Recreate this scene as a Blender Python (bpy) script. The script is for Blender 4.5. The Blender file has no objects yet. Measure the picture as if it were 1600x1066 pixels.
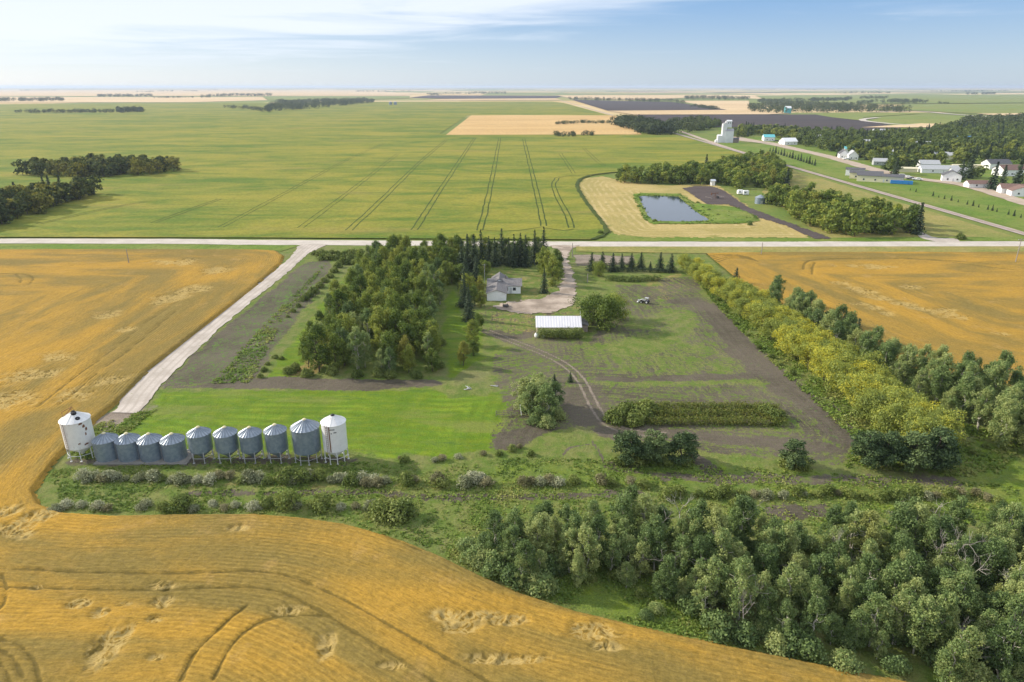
import bpy, math, random
import numpy as np
from mathutils import Vector, Matrix

random.seed(11)
rng = np.random.default_rng(11)
C = bpy.context.scene.collection
SC = bpy.context.scene

# ------------------------------------------------------------------ camera, sky, sun, exposure
CAM_H = 65.0
PITCH = math.radians(20.45)
FPX = 1067.0                                    # focal length in pixels of the 1600 px wide photograph
cam_d = bpy.data.cameras.new('camera')
cam_d.sensor_width = 36.0
cam_d.lens = FPX / 1600.0 * 36.0
cam_d.clip_start = 1.0
cam_d.clip_end = 120000.0
cam = bpy.data.objects.new('camera', cam_d)
C.objects.link(cam)
cam.location = (0, 0, CAM_H)
cam.rotation_euler = (math.radians(90) - PITCH, 0, 0)
SC.camera = cam

SUN_EL = math.radians(28.0)
SUN_DIR = Vector((-0.95 * math.cos(SUN_EL), 0.31 * math.cos(SUN_EL), math.sin(SUN_EL))).normalized()
sun_d = bpy.data.lights.new('sun', 'SUN')
sun_d.energy = 4.7
sun_d.angle = math.radians(0.55)
sun_d.color = (1.0, 0.91, 0.77)
sun = bpy.data.objects.new('sun', sun_d)
C.objects.link(sun)
sun.rotation_euler = SUN_DIR.to_track_quat('Z', 'Y').to_euler()

world = bpy.data.worlds.new('World')
SC.world = world
world.use_nodes = True
wn = world.node_tree
for n in list(wn.nodes):
    wn.nodes.remove(n)
w_out = wn.nodes.new('ShaderNodeOutputWorld')
w_bg = wn.nodes.new('ShaderNodeBackground')
w_sky = wn.nodes.new('ShaderNodeTexSky')
w_sky.sky_type = 'NISHITA'
w_sky.sun_disc = False
w_sky.sun_elevation = SUN_EL
w_sky.sun_rotation = math.atan2(SUN_DIR.x, SUN_DIR.y)
w_sky.altitude = 500
w_sky.air_density = 1.0
w_sky.dust_density = 0.6
w_sky.ozone_density = 1.6
# thin cirrus mixed into the sky by direction
w_tc = wn.nodes.new('ShaderNodeTexCoord')
w_sep = wn.nodes.new('ShaderNodeSeparateXYZ')
wn.links.new(w_tc.outputs['Generated'], w_sep.inputs[0])


def wmath(op, a, b=None, clamp=False):
    n = wn.nodes.new('ShaderNodeMath')
    n.operation = op
    n.use_clamp = clamp
    for i, v in enumerate((a, b)):
        if v is None:
            continue
        if isinstance(v, (int, float)):
            n.inputs[i].default_value = v
        else:
            wn.links.new(v, n.inputs[i])
    return n.outputs[0]


def wrange(v, a, b):
    n = wn.nodes.new('ShaderNodeMapRange')
    n.interpolation_type = 'SMOOTHSTEP'
    wn.links.new(v, n.inputs[0])
    n.inputs[1].default_value = a
    n.inputs[2].default_value = b
    return n.outputs[0]


zc = wmath('MAXIMUM', wmath('ADD', w_sep.outputs[2], 0.03), 0.02)
px_ = wmath('DIVIDE', w_sep.outputs[0], zc)
py_ = wmath('DIVIDE', w_sep.outputs[1], zc)
w_comb = wn.nodes.new('ShaderNodeCombineXYZ')
wn.links.new(wmath('MULTIPLY', px_, 0.30), w_comb.inputs[0])
wn.links.new(wmath('MULTIPLY', py_, 0.42), w_comb.inputs[1])
w_noise = wn.nodes.new('ShaderNodeTexNoise')
w_noise.inputs['Scale'].default_value = 1.0
w_noise.inputs['Detail'].default_value = 8
w_noise.inputs['Roughness'].default_value = 0.58
w_noise.inputs['Distortion'].default_value = 0.5
wn.links.new(w_comb.outputs[0], w_noise.inputs['Vector'])
# cloud only on the sun's side: mask on direction x, slanted upward to the right
side = wmath('ADD', wmath('MULTIPLY', w_sep.outputs[0], -1.0), wmath('MULTIPLY', w_sep.outputs[2], 9.0))
m_side = wrange(side, 0.20, 1.25)
g_up = wrange(w_sep.outputs[2], -0.01, 0.14)
w_grad = wn.nodes.new('ShaderNodeMix')
w_grad.data_type = 'RGBA'
wn.links.new(g_up, w_grad.inputs[0])
w_hor = wn.nodes.new('ShaderNodeMix')
w_hor.data_type = 'RGBA'
wn.links.new(wrange(w_sep.outputs[0], -0.65, 0.45), w_hor.inputs[0])
w_hor.inputs[6].default_value = (5.2, 5.9, 6.8, 1)
w_hor.inputs[7].default_value = (3.3, 4.3, 5.6, 1)
wn.links.new(w_hor.outputs[2], w_grad.inputs[6])
w_grad.inputs[7].default_value = (1.1, 2.6, 5.3, 1)
w_blend = wn.nodes.new('ShaderNodeMix')
w_blend.data_type = 'RGBA'
w_blend.inputs[0].default_value = 0.72
wn.links.new(w_sky.outputs[0], w_blend.inputs[6])
wn.links.new(w_grad.outputs[2], w_blend.inputs[7])
dens = wmath('ADD', w_noise.outputs[0], wmath('MULTIPLY', m_side, 0.50))
m_cl = wrange(dens, 0.58, 0.98)
m_cl = wmath('MULTIPLY', m_cl, wrange(w_sep.outputs[2], 0.0, 0.06))
m_cl = wmath('MULTIPLY', m_cl, 0.85)
w_mix = wn.nodes.new('ShaderNodeMix')
w_mix.data_type = 'RGBA'
wn.links.new(m_cl, w_mix.inputs[0])
wn.links.new(w_blend.outputs[2], w_mix.inputs[6])
w_mix.inputs[7].default_value = (6.6, 7.0, 7.6, 1)
wn.links.new(w_mix.outputs[2], w_bg.inputs['Color'])
w_bg.inputs['Strength'].default_value = 0.122
wn.links.new(w_bg.outputs[0], w_out.inputs['Surface'])

SC.view_settings.view_transform = 'Standard'
SC.view_settings.look = 'None'
SC.view_settings.exposure = 0.28
SC.view_settings.gamma = 1.0
SC.render.engine = 'CYCLES'
SC.cycles.use_denoising = True
SC.cycles.max_bounces = 5
SC.cycles.diffuse_bounces = 3
SC.cycles.transmission_bounces = 3
SC.cycles.volume_bounces = 0
SC.cycles.use_adaptive_sampling = True
SC.cycles.adaptive_threshold = 0.015


# ------------------------------------------------------------------ maths helpers
def G(x, y, z=0.0):
    """the point of the plane at height z that the photograph shows at pixel (x, y)"""
    u = (x - 800.0) / FPX
    v = (533.0 - y) / FPX
    d = (u, math.cos(PITCH) + v * math.sin(PITCH), -math.sin(PITCH) + v * math.cos(PITCH))
    t = (z - CAM_H) / d[2]
    return (d[0] * t, d[1] * t)


def GP(pts):
    return np.array([G(*p) for p in pts], float)


def ztop(wy, ypix):
    """height of a point at forward distance wy seen at picture row ypix"""
    v = (533.0 - ypix) / FPX
    dy = math.cos(PITCH) + v * math.sin(PITCH)
    dz = -math.sin(PITCH) + v * math.cos(PITCH)
    return CAM_H + wy * dz / dy


def mpp(wx, wy, z=0.0):
    """metres per picture pixel at a point"""
    return (wy * math.cos(PITCH) - (z - CAM_H) * math.sin(PITCH)) / FPX


def _hash(ix, iy, seed):
    with np.errstate(over='ignore'):
        h = ix.astype(np.int64).astype(np.uint32) * np.uint32(374761393) + iy.astype(np.int64).astype(np.uint32) * np.uint32(668265263) + np.uint32((seed * 974711 + 12345) % 4294967295)
        h = (h ^ (h >> np.uint32(13))) * np.uint32(1274126177)
        h = h ^ (h >> np.uint32(16))
    return (h & np.uint32(0xFFFF)).astype(float) / 65535.0


def vnoise(x, y, seed=0):
    ix, iy = np.floor(x), np.floor(y)
    fx, fy = x - ix, y - iy
    fx, fy = fx * fx * (3 - 2 * fx), fy * fy * (3 - 2 * fy)
    a, b = _hash(ix, iy, seed), _hash(ix + 1, iy, seed)
    c, d = _hash(ix, iy + 1, seed), _hash(ix + 1, iy + 1, seed)
    return (a * (1 - fx) + b * fx) * (1 - fy) + (c * (1 - fx) + d * fx) * fy


def fbm(x, y, seed=0, octv=4):
    s, a, t = 0, 0.5, 0
    for k in range(octv):
        s = s + a * vnoise(x, y, seed + k * 17)
        t += a
        x, y, a = x * 2.03 + 3.1, y * 2.03 + 1.7, a * 0.5
    return s / t


def sstep(a, b, x):
    t = np.clip((x - a) / (b - a), 0, 1)
    return t * t * (3 - 2 * t)


def seg_dist(X, Y, a, b):
    dx, dy = b[0] - a[0], b[1] - a[1]
    L = dx * dx + dy * dy + 1e-12
    t = np.clip(((X - a[0]) * dx + (Y - a[1]) * dy) / L, 0, 1)
    return np.hypot(X - a[0] - t * dx, Y - a[1] - t * dy)


def pdist(line, X, Y):
    d = np.full(X.shape, 1e9)
    for i in range(len(line) - 1):
        d = np.minimum(d, seg_dist(X, Y, line[i], line[i + 1]))
    return d


def inside(poly, X, Y):
    ins = np.zeros(X.shape, bool)
    n = len(poly)
    for i in range(n):
        x0, y0 = poly[i]
        x1, y1 = poly[(i + 1) % n]
        if y0 == y1:
            continue
        c = ((y0 > Y) != (y1 > Y)) & (X < (x1 - x0) * (Y - y0) / (y1 - y0) + x0)
        ins ^= c
    return ins


def sdist(poly, X, Y):
    """signed distance, negative inside"""
    d = pdist(list(poly) + [poly[0]], X, Y)
    return np.where(inside(poly, X, Y), -d, d)


def smooth_line(pts, step=2.0):
    """Catmull-Rom through world points"""
    p = np.array(pts, float)
    q = np.vstack([2 * p[0] - p[1], p, 2 * p[-1] - p[-2]])
    out = []
    for i in range(1, len(q) - 2):
        n = max(2, int(np.hypot(*(q[i + 1] - q[i])) / step))
        for k in range(n):
            t = k / n
            out.append(0.5 * (2 * q[i] + (q[i + 1] - q[i - 1]) * t + (2 * q[i - 1] - 5 * q[i] + 4 * q[i + 1] - q[i + 2]) * t * t + (3 * q[i] - q[i - 1] - 3 * q[i + 1] + q[i + 2]) * t ** 3))
    out.append(p[-1])
    return np.array(out)


# ------------------------------------------------------------------ scene helpers
def tag(o, label=None, cat=None, group=None, kind=None):
    if label:
        o['label'] = label
    if cat:
        o['category'] = cat
    if group:
        o['group'] = group
    if kind:
        o['kind'] = kind
    return o


def fast_mesh(name, V, Q, mats, attrs=None, smooth=False, fmat=None):
    V = np.asarray(V, np.float32)
    Q = np.asarray(Q, np.int32)
    me = bpy.data.meshes.new(name)
    me.vertices.add(len(V))
    me.vertices.foreach_set('co', V.ravel())
    me.loops.add(Q.size)
    me.loops.foreach_set('vertex_index', Q.ravel())
    me.polygons.add(len(Q))
    me.polygons.foreach_set('loop_start', np.arange(0, Q.size, Q.shape[1], dtype=np.int32))
    if smooth:
        me.polygons.foreach_set('use_smooth', np.ones(len(Q), bool))
    for m in (mats if isinstance(mats, (list, tuple)) else [mats]):
        me.materials.append(m)
    if fmat is not None:
        me.polygons.foreach_set('material_index', np.asarray(fmat, np.int32))
    me.update(calc_edges=True)
    for k, v in (attrs or {}).items():
        a = me.attributes.new(k, 'FLOAT', 'POINT' if len(v) == len(V) else 'FACE')
        a.data.foreach_set('value', np.asarray(v, np.float32))
    return me


def obj(name, me, parent=None, loc=None, rz=0.0, sc=None):
    o = bpy.data.objects.new(name, me)
    C.objects.link(o)
    if parent is not None:
        o.parent = parent
    if loc is not None:
        o.location = loc
    if rz:
        o.rotation_euler = (0, 0, rz)
    if sc is not None:
        o.scale = sc if isinstance(sc, (tuple, list)) else (sc, sc, sc)
    return o


def empty(name, loc, rz=0.0, sc=None):
    o = obj(name, None, None, loc, rz, sc)
    o.empty_display_size = 0.5
    return o


class MB:
    """collects shapes into ONE mesh"""

    def __init__(self):
        self.v, self.f, self.m = [], [], []

    def add(self, vs, fs, mi=0):
        b = len(self.v)
        self.v += [tuple(v) for v in vs]
        self.f += [tuple(i + b for i in f) for f in fs]
        self.m += [mi] * len(fs)
        return self

    def box(self, x0, x1, y0, y1, z0, z1, mi=0):
        return self.add([(x0, y0, z0), (x1, y0, z0), (x1, y1, z0), (x0, y1, z0), (x0, y0, z1), (x1, y0, z1), (x1, y1, z1), (x0, y1, z1)],
                        [(0, 3, 2, 1), (4, 5, 6, 7), (0, 1, 5, 4), (1, 2, 6, 5), (2, 3, 7, 6), (3, 0, 4, 7)], mi)

    def tube(self, pts, radii, n=6, mi=0, cap=True):
        pts = [Vector(p) for p in pts]
        if isinstance(radii, (int, float)):
            radii = [radii] * len(pts)
        vs, fs = [], []
        for i, p in enumerate(pts):
            t = (pts[min(i + 1, len(pts) - 1)] - pts[max(i - 1, 0)]).normalized()
            u = t.cross(Vector((0, 1, 0)) if abs(t.y) < 0.9 else Vector((1, 0, 0))).normalized()
            w = t.cross(u)
            for k in range(n):
                a = 2 * math.pi * k / n
                vs.append(p + (u * math.cos(a) + w * math.sin(a)) * radii[i])
        for i in range(len(pts) - 1):
            for k in range(n):
                fs.append((i * n + k, i * n + (k + 1) % n, (i + 1) * n + (k + 1) % n, (i + 1) * n + k))
        if cap:
            fs.append(tuple(range(n))[::-1])
            fs.append(tuple((len(pts) - 1) * n + k for k in range(n)))
        return self.add(vs, fs, mi)

    def lathe(self, prof, n=32, mi=0, c=(0, 0)):
        vs, fs = [], []
        for r, z in prof:
            for k in range(n):
                a = 2 * math.pi * k / n
                vs.append((c[0] + r * math.cos(a), c[1] + r * math.sin(a), z))
        for i in range(len(prof) - 1):
            for k in range(n):
                fs.append((i * n + k, i * n + (k + 1) % n, (i + 1) * n + (k + 1) % n, (i + 1) * n + k))
        return self.add(vs, fs, mi)

    def slab(self, quad, th, mi=0):
        """a quad given thickness downward along its normal"""
        q = [Vector(p) for p in quad]
        nrm = (q[1] - q[0]).cross(q[3] - q[0]).normalized()
        lo = [p - nrm * th for p in q]
        return self.add(q + lo, [(0, 1, 2, 3), (7, 6, 5, 4), (0, 4, 5, 1), (1, 5, 6, 2), (2, 6, 7, 3), (3, 7, 4, 0)], mi)

    def mesh(self, name, mats, smooth=False):
        me = bpy.data.meshes.new(name)
        me.from_pydata(self.v, [], self.f)
        for m in (mats if isinstance(mats, (list, tuple)) else [mats]):
            me.materials.append(m)
        me.polygons.foreach_set('material_index', self.m)
        if smooth:
            me.polygons.foreach_set('use_smooth', [True] * len(self.f))
        me.update()
        return me

    def build(self, name, mats, parent=None, smooth=False):
        return obj(name, self.mesh(name, mats, smooth), parent)


# ------------------------------------------------------------------ materials
class NT:
    def __init__(self, name, rough=0.9, spec=0.2):
        self.mat = bpy.data.materials.new(name)
        self.mat.use_nodes = True
        self.t = self.mat.node_tree
        self.b = self.t.nodes['Principled BSDF']
        self.out = self.t.nodes['Material Output']
        self.b.inputs['Roughness'].default_value = rough
        self.b.inputs['Specular IOR Level'].default_value = spec
        self.pos = self.t.nodes.new('ShaderNodeNewGeometry').outputs['Position']

    def put(self, sock, v):
        if isinstance(v, (int, float)):
            sock.default_value = v
        elif isinstance(v, (tuple, list)):
            sock.default_value = tuple(v) + ((1,) if len(v) == 3 and len(sock.default_value) == 4 else ())
        else:
            self.t.links.new(v, sock)

    def node(self, typ, ins=None, **props):
        n = self.t.nodes.new(typ)
        for k, v in props.items():
            setattr(n, k, v)
        for k, v in (ins or {}).items():
            self.put(n.inputs[k], v)
        return n

    def noise(self, scale, detail=4, rough=0.6, stretch=None, rot=0.0, dist=0.0, vec=None):
        v = vec or self.pos
        if stretch or rot:
            mp = self.node('ShaderNodeMapping', {'Vector': v, 'Scale': stretch or (1, 1, 1), 'Rotation': (0, 0, rot)}, vector_type='TEXTURE' if False else 'POINT')
            v = mp.outputs[0]
        return self.node('ShaderNodeTexNoise', {'Vector': v, 'Scale': scale, 'Detail': detail, 'Roughness': rough, 'Distortion': dist}).outputs['Fac']

    def rng(self, v, a, b, lo=0.0, hi=1.0, smooth=True):
        n = self.node('ShaderNodeMapRange', {0: v, 1: a, 2: b, 3: lo, 4: hi})
        if smooth:
            n.interpolation_type = 'SMOOTHSTEP'
        return n.outputs[0]

    def math(self, op, a, b=0.0, clamp=False):
        n = self.node('ShaderNodeMath', {0: a, 1: b}, operation=op)
        n.use_clamp = clamp
        return n.outputs[0]

    def mix(self, f, a, b, mode='MIX'):
        n = self.node('ShaderNodeMix', data_type='RGBA', blend_type=mode)
        self.put(n.inputs[0], f)
        self.put(n.inputs[6], a)
        self.put(n.inputs[7], b)
        return n.outputs[2]

    def attr(self, name):
        return self.node('ShaderNodeAttribute', attribute_name=name).outputs['Fac']

    def rand(self):
        return self.node('ShaderNodeObjectInfo').outputs['Random']

    def bump(self, h, strength=0.5, dist=0.1):
        n = self.node('ShaderNodeBump', {'Height': h, 'Strength': strength, 'Distance': dist})
        self.t.links.new(n.outputs[0], self.b.inputs['Normal'])

    def color(self, c):
        self.put(self.b.inputs['Base Color'], c)
        return self

    def scale_col(self, c, f):
        """multiply a colour by a factor"""
        n = self.node('ShaderNodeVectorMath', {0: c}, operation='SCALE')
        self.put(n.inputs['Scale'], f)
        return n.outputs[0]


def plain(name, col, rough=0.7, spec=0.3, var=0.12, scale=1.2, metal=0.0):
    m = NT(name, rough, spec)
    n = m.noise(scale, 5)
    m.color(m.scale_col(tuple(col), m.rng(n, 0.25, 0.75, 1 - var, 1 + var)))
    m.b.inputs['Metallic'].default_value = metal
    return m.mat


def crop_mat(name, a, b, c, hue_scale, stretch, fine, track_col=None, lodge_col=None, rot=0.0, row_period=None):
    """ripe or green crop: a to b over large patches, c speckled through, rows along the headland"""
    m = NT(name, 0.95, 0.1)
    big = m.noise(hue_scale, 4, 0.6, stretch, rot, 0.6)
    med = m.noise(hue_scale * 5, 5, 0.65, stretch, rot, 0.3)
    fi = m.noise(fine, 4, 0.7)
    col = m.mix(m.rng(big, 0.38, 0.64), a, b)
    col = m.mix(m.math('MULTIPLY', m.rng(med, 0.45, 0.75), 0.75), col, c)
    h = fi
    if row_period:
        rc = m.attr('rowc')
        wob = m.math('ADD', m.math('MULTIPLY', rc, 2 * math.pi / row_period), m.math('MULTIPLY', m.noise(0.35, 2), 3.0))
        row = m.math('MULTIPLY', m.math('SINE', wob), m.rng(m.noise(0.035, 3, 0.6), 0.40, 0.62))
        f = m.rng(row, -1.0, 1.0, 0.86, 1.07, False)
        col = m.scale_col(col, f)
    col = m.scale_col(col, m.rng(fi, 0.25, 0.75, 0.66, 1.3, False))
    if lodge_col:
        lo = m.attr('lodge')
        sw = m.noise(0.55, 5, 0.7, None, 0, 2.2)
        lk = m.rng(m.math('ADD', lo, m.math('MULTIPLY', m.math('SUBTRACT', sw, 0.5), 2.2)), 0.62, 0.92)
        lk = m.math('MULTIPLY', lk, m.rng(lo, 0.02, 0.2))
        dk = m.math('MULTIPLY', m.rng(lo, 0.05, 0.5), m.rng(sw, 0.42, 0.58))
        col = m.mix(m.math('MULTIPLY', dk, 0.55), col, (0.12, 0.085, 0.02))
        col = m.mix(lk, col, m.scale_col(lodge_col, m.rng(fi, 0.3, 0.7, 0.7, 1.2, False)))
    if track_col:
        tr = m.attr('track')
        tk = m.rng(m.math('ADD', tr, m.math('MULTIPLY', m.math('SUBTRACT', m.noise(1.6, 3), 0.5), 0.9)), 0.35, 0.8)
        col = m.mix(m.math('MULTIPLY', tk, 0.85), col, track_col)
    m.color(col)
    hh = m.math('ADD', fi, m.math('MULTIPLY', m.noise(fine * 0.3, 3), 0.8))
    m.bump(hh, 0.55, 0.35)
    return m.mat


M = {}
def wheat_mat():
    """ripe grain: golden and olive bands along the drill rows, dark wheel tracks, pale tangled lodged straw"""
    m = NT('ripe_wheat', 0.95, 0.08)
    rc, tr, lo = m.attr('rowc'), m.attr('track'), m.attr('lodge')
    sep = m.node('ShaderNodeSeparateXYZ', {0: m.pos})
    v1 = m.node('ShaderNodeCombineXYZ', {0: m.math('MULTIPLY', rc, 0.075), 1: m.math('MULTIPLY', sep.outputs[0], 0.018), 2: m.math('MULTIPLY', sep.outputs[1], 0.018)}).outputs[0]
    v2 = m.node('ShaderNodeCombineXYZ', {0: m.math('MULTIPLY', rc, 1.5), 1: m.math('MULTIPLY', sep.outputs[0], 0.16), 2: m.math('MULTIPLY', sep.outputs[1], 0.10)}).outputs[0]
    v3 = m.node('ShaderNodeCombineXYZ', {0: m.math('MULTIPLY', rc, 2.6), 1: m.math('MULTIPLY', sep.outputs[0], 0.45), 2: m.math('MULTIPLY', sep.outputs[1], 0.45)}).outputs[0]
    band = m.noise(1.0, 4, 0.6, vec=v1, dist=0.4)
    streak = m.noise(1.0, 4, 0.65, vec=v2)
    fine = m.noise(1.6, 4, 0.8, vec=v3)
    grain = m.noise(3.4, 4, 0.75)
    patch = m.noise(0.028, 4, 0.6)
    col = m.mix(m.rng(band, 0.36, 0.62), (0.228, 0.165, 0.045), (0.415, 0.243, 0.040))
    col = m.mix(m.math('MULTIPLY', m.rng(patch, 0.48, 0.70), 0.65), col, (0.215, 0.160, 0.046))
    col = m.mix(m.math('MULTIPLY', m.rng(streak, 0.48, 0.72), 0.38), col, (0.175, 0.130, 0.032))
    col = m.mix(m.math('MULTIPLY', m.rng(m.noise(0.16, 5, 0.7), 0.55, 0.72), 0.45), col, (0.40, 0.26, 0.09))
    sn = m.math('SINE', m.math('ADD', m.math('MULTIPLY', rc, 2 * math.pi / 0.78), m.math('MULTIPLY', m.noise(0.5, 2), 2.0)))
    rowk = m.rng(m.noise(0.045, 3, 0.6), 0.42, 0.60)
    rows = m.math('MULTIPLY', sn, rowk)
    col = m.scale_col(col, m.rng(rows, -1.0, 1.0, 0.86, 1.08, False))
    col = m.scale_col(col, m.rng(fine, 0.25, 0.75, 0.62, 1.34, False))
    col = m.scale_col(col, m.rng(grain, 0.25, 0.75, 0.74, 1.24, False))
    sw = m.noise(0.42, 3, 0.55, None, 0, 2.2)
    ridge = m.math('ABSOLUTE', m.math('SUBTRACT', sw, 0.5))
    strand = m.math('SUBTRACT', 1.0, m.rng(ridge, 0.02, 0.13))
    k = m.math('MULTIPLY', m.rng(lo, 0.15, 0.85), m.math('MULTIPLY', strand, 0.9), True)
    dk = m.math('MULTIPLY', m.rng(lo, 0.05, 0.5), m.rng(ridge, 0.08, 0.2))
    col = m.mix(m.math('MULTIPLY', dk, 0.6), col, (0.10, 0.075, 0.022))
    col = m.mix(k, col, m.scale_col((0.42, 0.305, 0.11), m.rng(grain, 0.3, 0.7, 0.75, 1.2, False)))
    tk = m.rng(m.math('ADD', tr, m.math('MULTIPLY', m.math('SUBTRACT', m.noise(1.4, 3), 0.5), 1.0)), 0.4, 0.85)
    col = m.mix(m.math('MULTIPLY', tk, 0.68), col, (0.105, 0.080, 0.022))
    m.color(col)
    m.bump(m.math('ADD', m.math('ADD', m.math('MULTIPLY', fine, 0.8), m.math('MULTIPLY', grain, 0.7)), m.math('MULTIPLY', rows, 0.15)), 0.55, 0.22)
    return m.mat


M['wheat'] = wheat_mat()
def green_crop_mat():
    """a standing green crop turning yellow in wind-combed patches"""
    m = NT('green_crop', 0.95, 0.08)
    big, med = m.noise(0.006, 4, 0.6, (0.6, 1.5, 1)), m.noise(0.022, 5, 0.68, (0.55, 1.3, 1), 0.0, 0.8)
    sm, fi = m.noise(0.09, 5, 0.7, (0.6, 1.4, 1), 0.0, 0.5), m.noise(0.6, 4, 0.7)
    v = m.math('ADD', m.math('MULTIPLY', big, 0.5), m.math('ADD', m.math('MULTIPLY', med, 0.8), m.math('MULTIPLY', sm, 0.35)))
    col = m.mix(m.rng(v, 0.64, 0.98), (0.094, 0.150, 0.020), (0.255, 0.232, 0.036))
    col = m.mix(m.math('MULTIPLY', m.rng(sm, 0.55, 0.75), 0.45), col, (0.090, 0.165, 0.030))
    col = m.mix(m.math('MULTIPLY', m.rng(m.noise(0.013, 4, 0.6, (0.5, 1.6, 1)), 0.58, 0.75), 0.6), col, (0.27, 0.20, 0.065))
    m.color(m.scale_col(col, m.rng(fi, 0.25, 0.75, 0.72, 1.28, False)))
    m.bump(m.math('ADD', fi, m.math('MULTIPLY', sm, 1.5)), 0.5, 0.5)
    return m.mat


M['green_crop'] = green_crop_mat()
M['tan_field'] = crop_mat('ripe_stubble_field', (0.58, 0.39, 0.17), (0.50, 0.32, 0.13), (0.46, 0.32, 0.14), 0.006, (0.4, 1.4, 1), 0.3)
M['pale_field'] = crop_mat('pale_harvested_field', (0.62, 0.46, 0.27), (0.56, 0.40, 0.22), (0.5, 0.37, 0.2), 0.003, (0.4, 1.4, 1), 0.2)
M['plowed'] = crop_mat('plowed_black_field', (0.058, 0.046, 0.046), (0.072, 0.058, 0.055), (0.05, 0.042, 0.042), 0.006, (0.3, 2, 1), 0.3)
M['far_green'] = crop_mat('far_green_field', (0.18, 0.22, 0.05), (0.22, 0.23, 0.06), (0.13, 0.19, 0.045), 0.004, (0.5, 1.6, 1), 0.25)
M['town_grass'] = crop_mat('town_grass', (0.120, 0.190, 0.026), (0.19, 0.215, 0.05), (0.085, 0.145, 0.022), 0.03, (1, 1, 1), 0.7)
M['dry_grass'] = crop_mat('dry_grass', (0.27, 0.235, 0.075), (0.19, 0.205, 0.05), (0.33, 0.26, 0.10), 0.03, (1, 1, 1), 0.8)
M['dark_soil'] = crop_mat('garden_soil', (0.085, 0.068, 0.064), (0.10, 0.08, 0.075), (0.07, 0.056, 0.052), 0.05, (0.4, 2, 1), 1.2)


def stubble_mat():
    m = NT('cut_hay_field', 0.95, 0.1)
    rc = m.attr('rowc')
    wob = m.math('ADD', m.math('MULTIPLY', rc, 2 * math.pi / 4.2), m.math('MULTIPLY', m.noise(0.08, 3), 7.0))
    row = m.rng(m.math('SINE', wob), -0.3, 1.0)
    row = m.math('MULTIPLY', row, m.rng(m.noise(0.05, 3), 0.35, 0.6))
    col = m.mix(m.rng(m.noise(0.03, 4), 0.4, 0.65), (0.31, 0.255, 0.085), (0.42, 0.32, 0.125))
    col = m.mix(m.math('MULTIPLY', row, 0.55), col, (0.50, 0.39, 0.19))
    col = m.mix(m.rng(m.noise(0.06, 5), 0.55, 0.75), col, (0.20, 0.20, 0.05))
    col = m.scale_col(col, m.rng(m.noise(0.9, 4), 0.25, 0.75, 0.75, 1.25, False))
    m.color(col)
    return m.mat


M['stubble'] = stubble_mat()


def gravel_mat(name, a, b, ruts=False):
    m = NT(name, 0.95, 0.15)
    n1, n2 = m.noise(0.15, 5), m.noise(2.5, 5, 0.7)
    col = m.mix(m.rng(n1, 0.35, 0.65), a, b)
    col = m.scale_col(col, m.rng(n2, 0.25, 0.75, 0.82, 1.14, False))
    if ruts:
        e = m.attr('rowc')
        g = m.math('SINE', m.math('MULTIPLY', e, 3.6))
        col = m.mix(m.math('MULTIPLY', m.rng(m.math('ADD', g, m.math('MULTIPLY', n2, 1.2)), 0.6, 1.6), 0.6), col, (0.36, 0.31, 0.26))
    m.color(col)
    m.bump(n2, 0.3, 0.08)
    return m.mat


M['gravel'] = gravel_mat('road_gravel', (0.48, 0.43, 0.375), (0.58, 0.525, 0.46), True)
M['lane'] = gravel_mat('lane_gravel', (0.40, 0.35, 0.30), (0.52, 0.46, 0.405), True)
M['drive'] = gravel_mat('driveway_gravel', (0.25, 0.20, 0.155), (0.44, 0.36, 0.29))
M['ballast'] = gravel_mat('railway_ballast', (0.36, 0.30, 0.27), (0.46, 0.39, 0.35))
M['street'] = gravel_mat('street_gravel', (0.38, 0.30, 0.23), (0.46, 0.37, 0.29))


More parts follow.
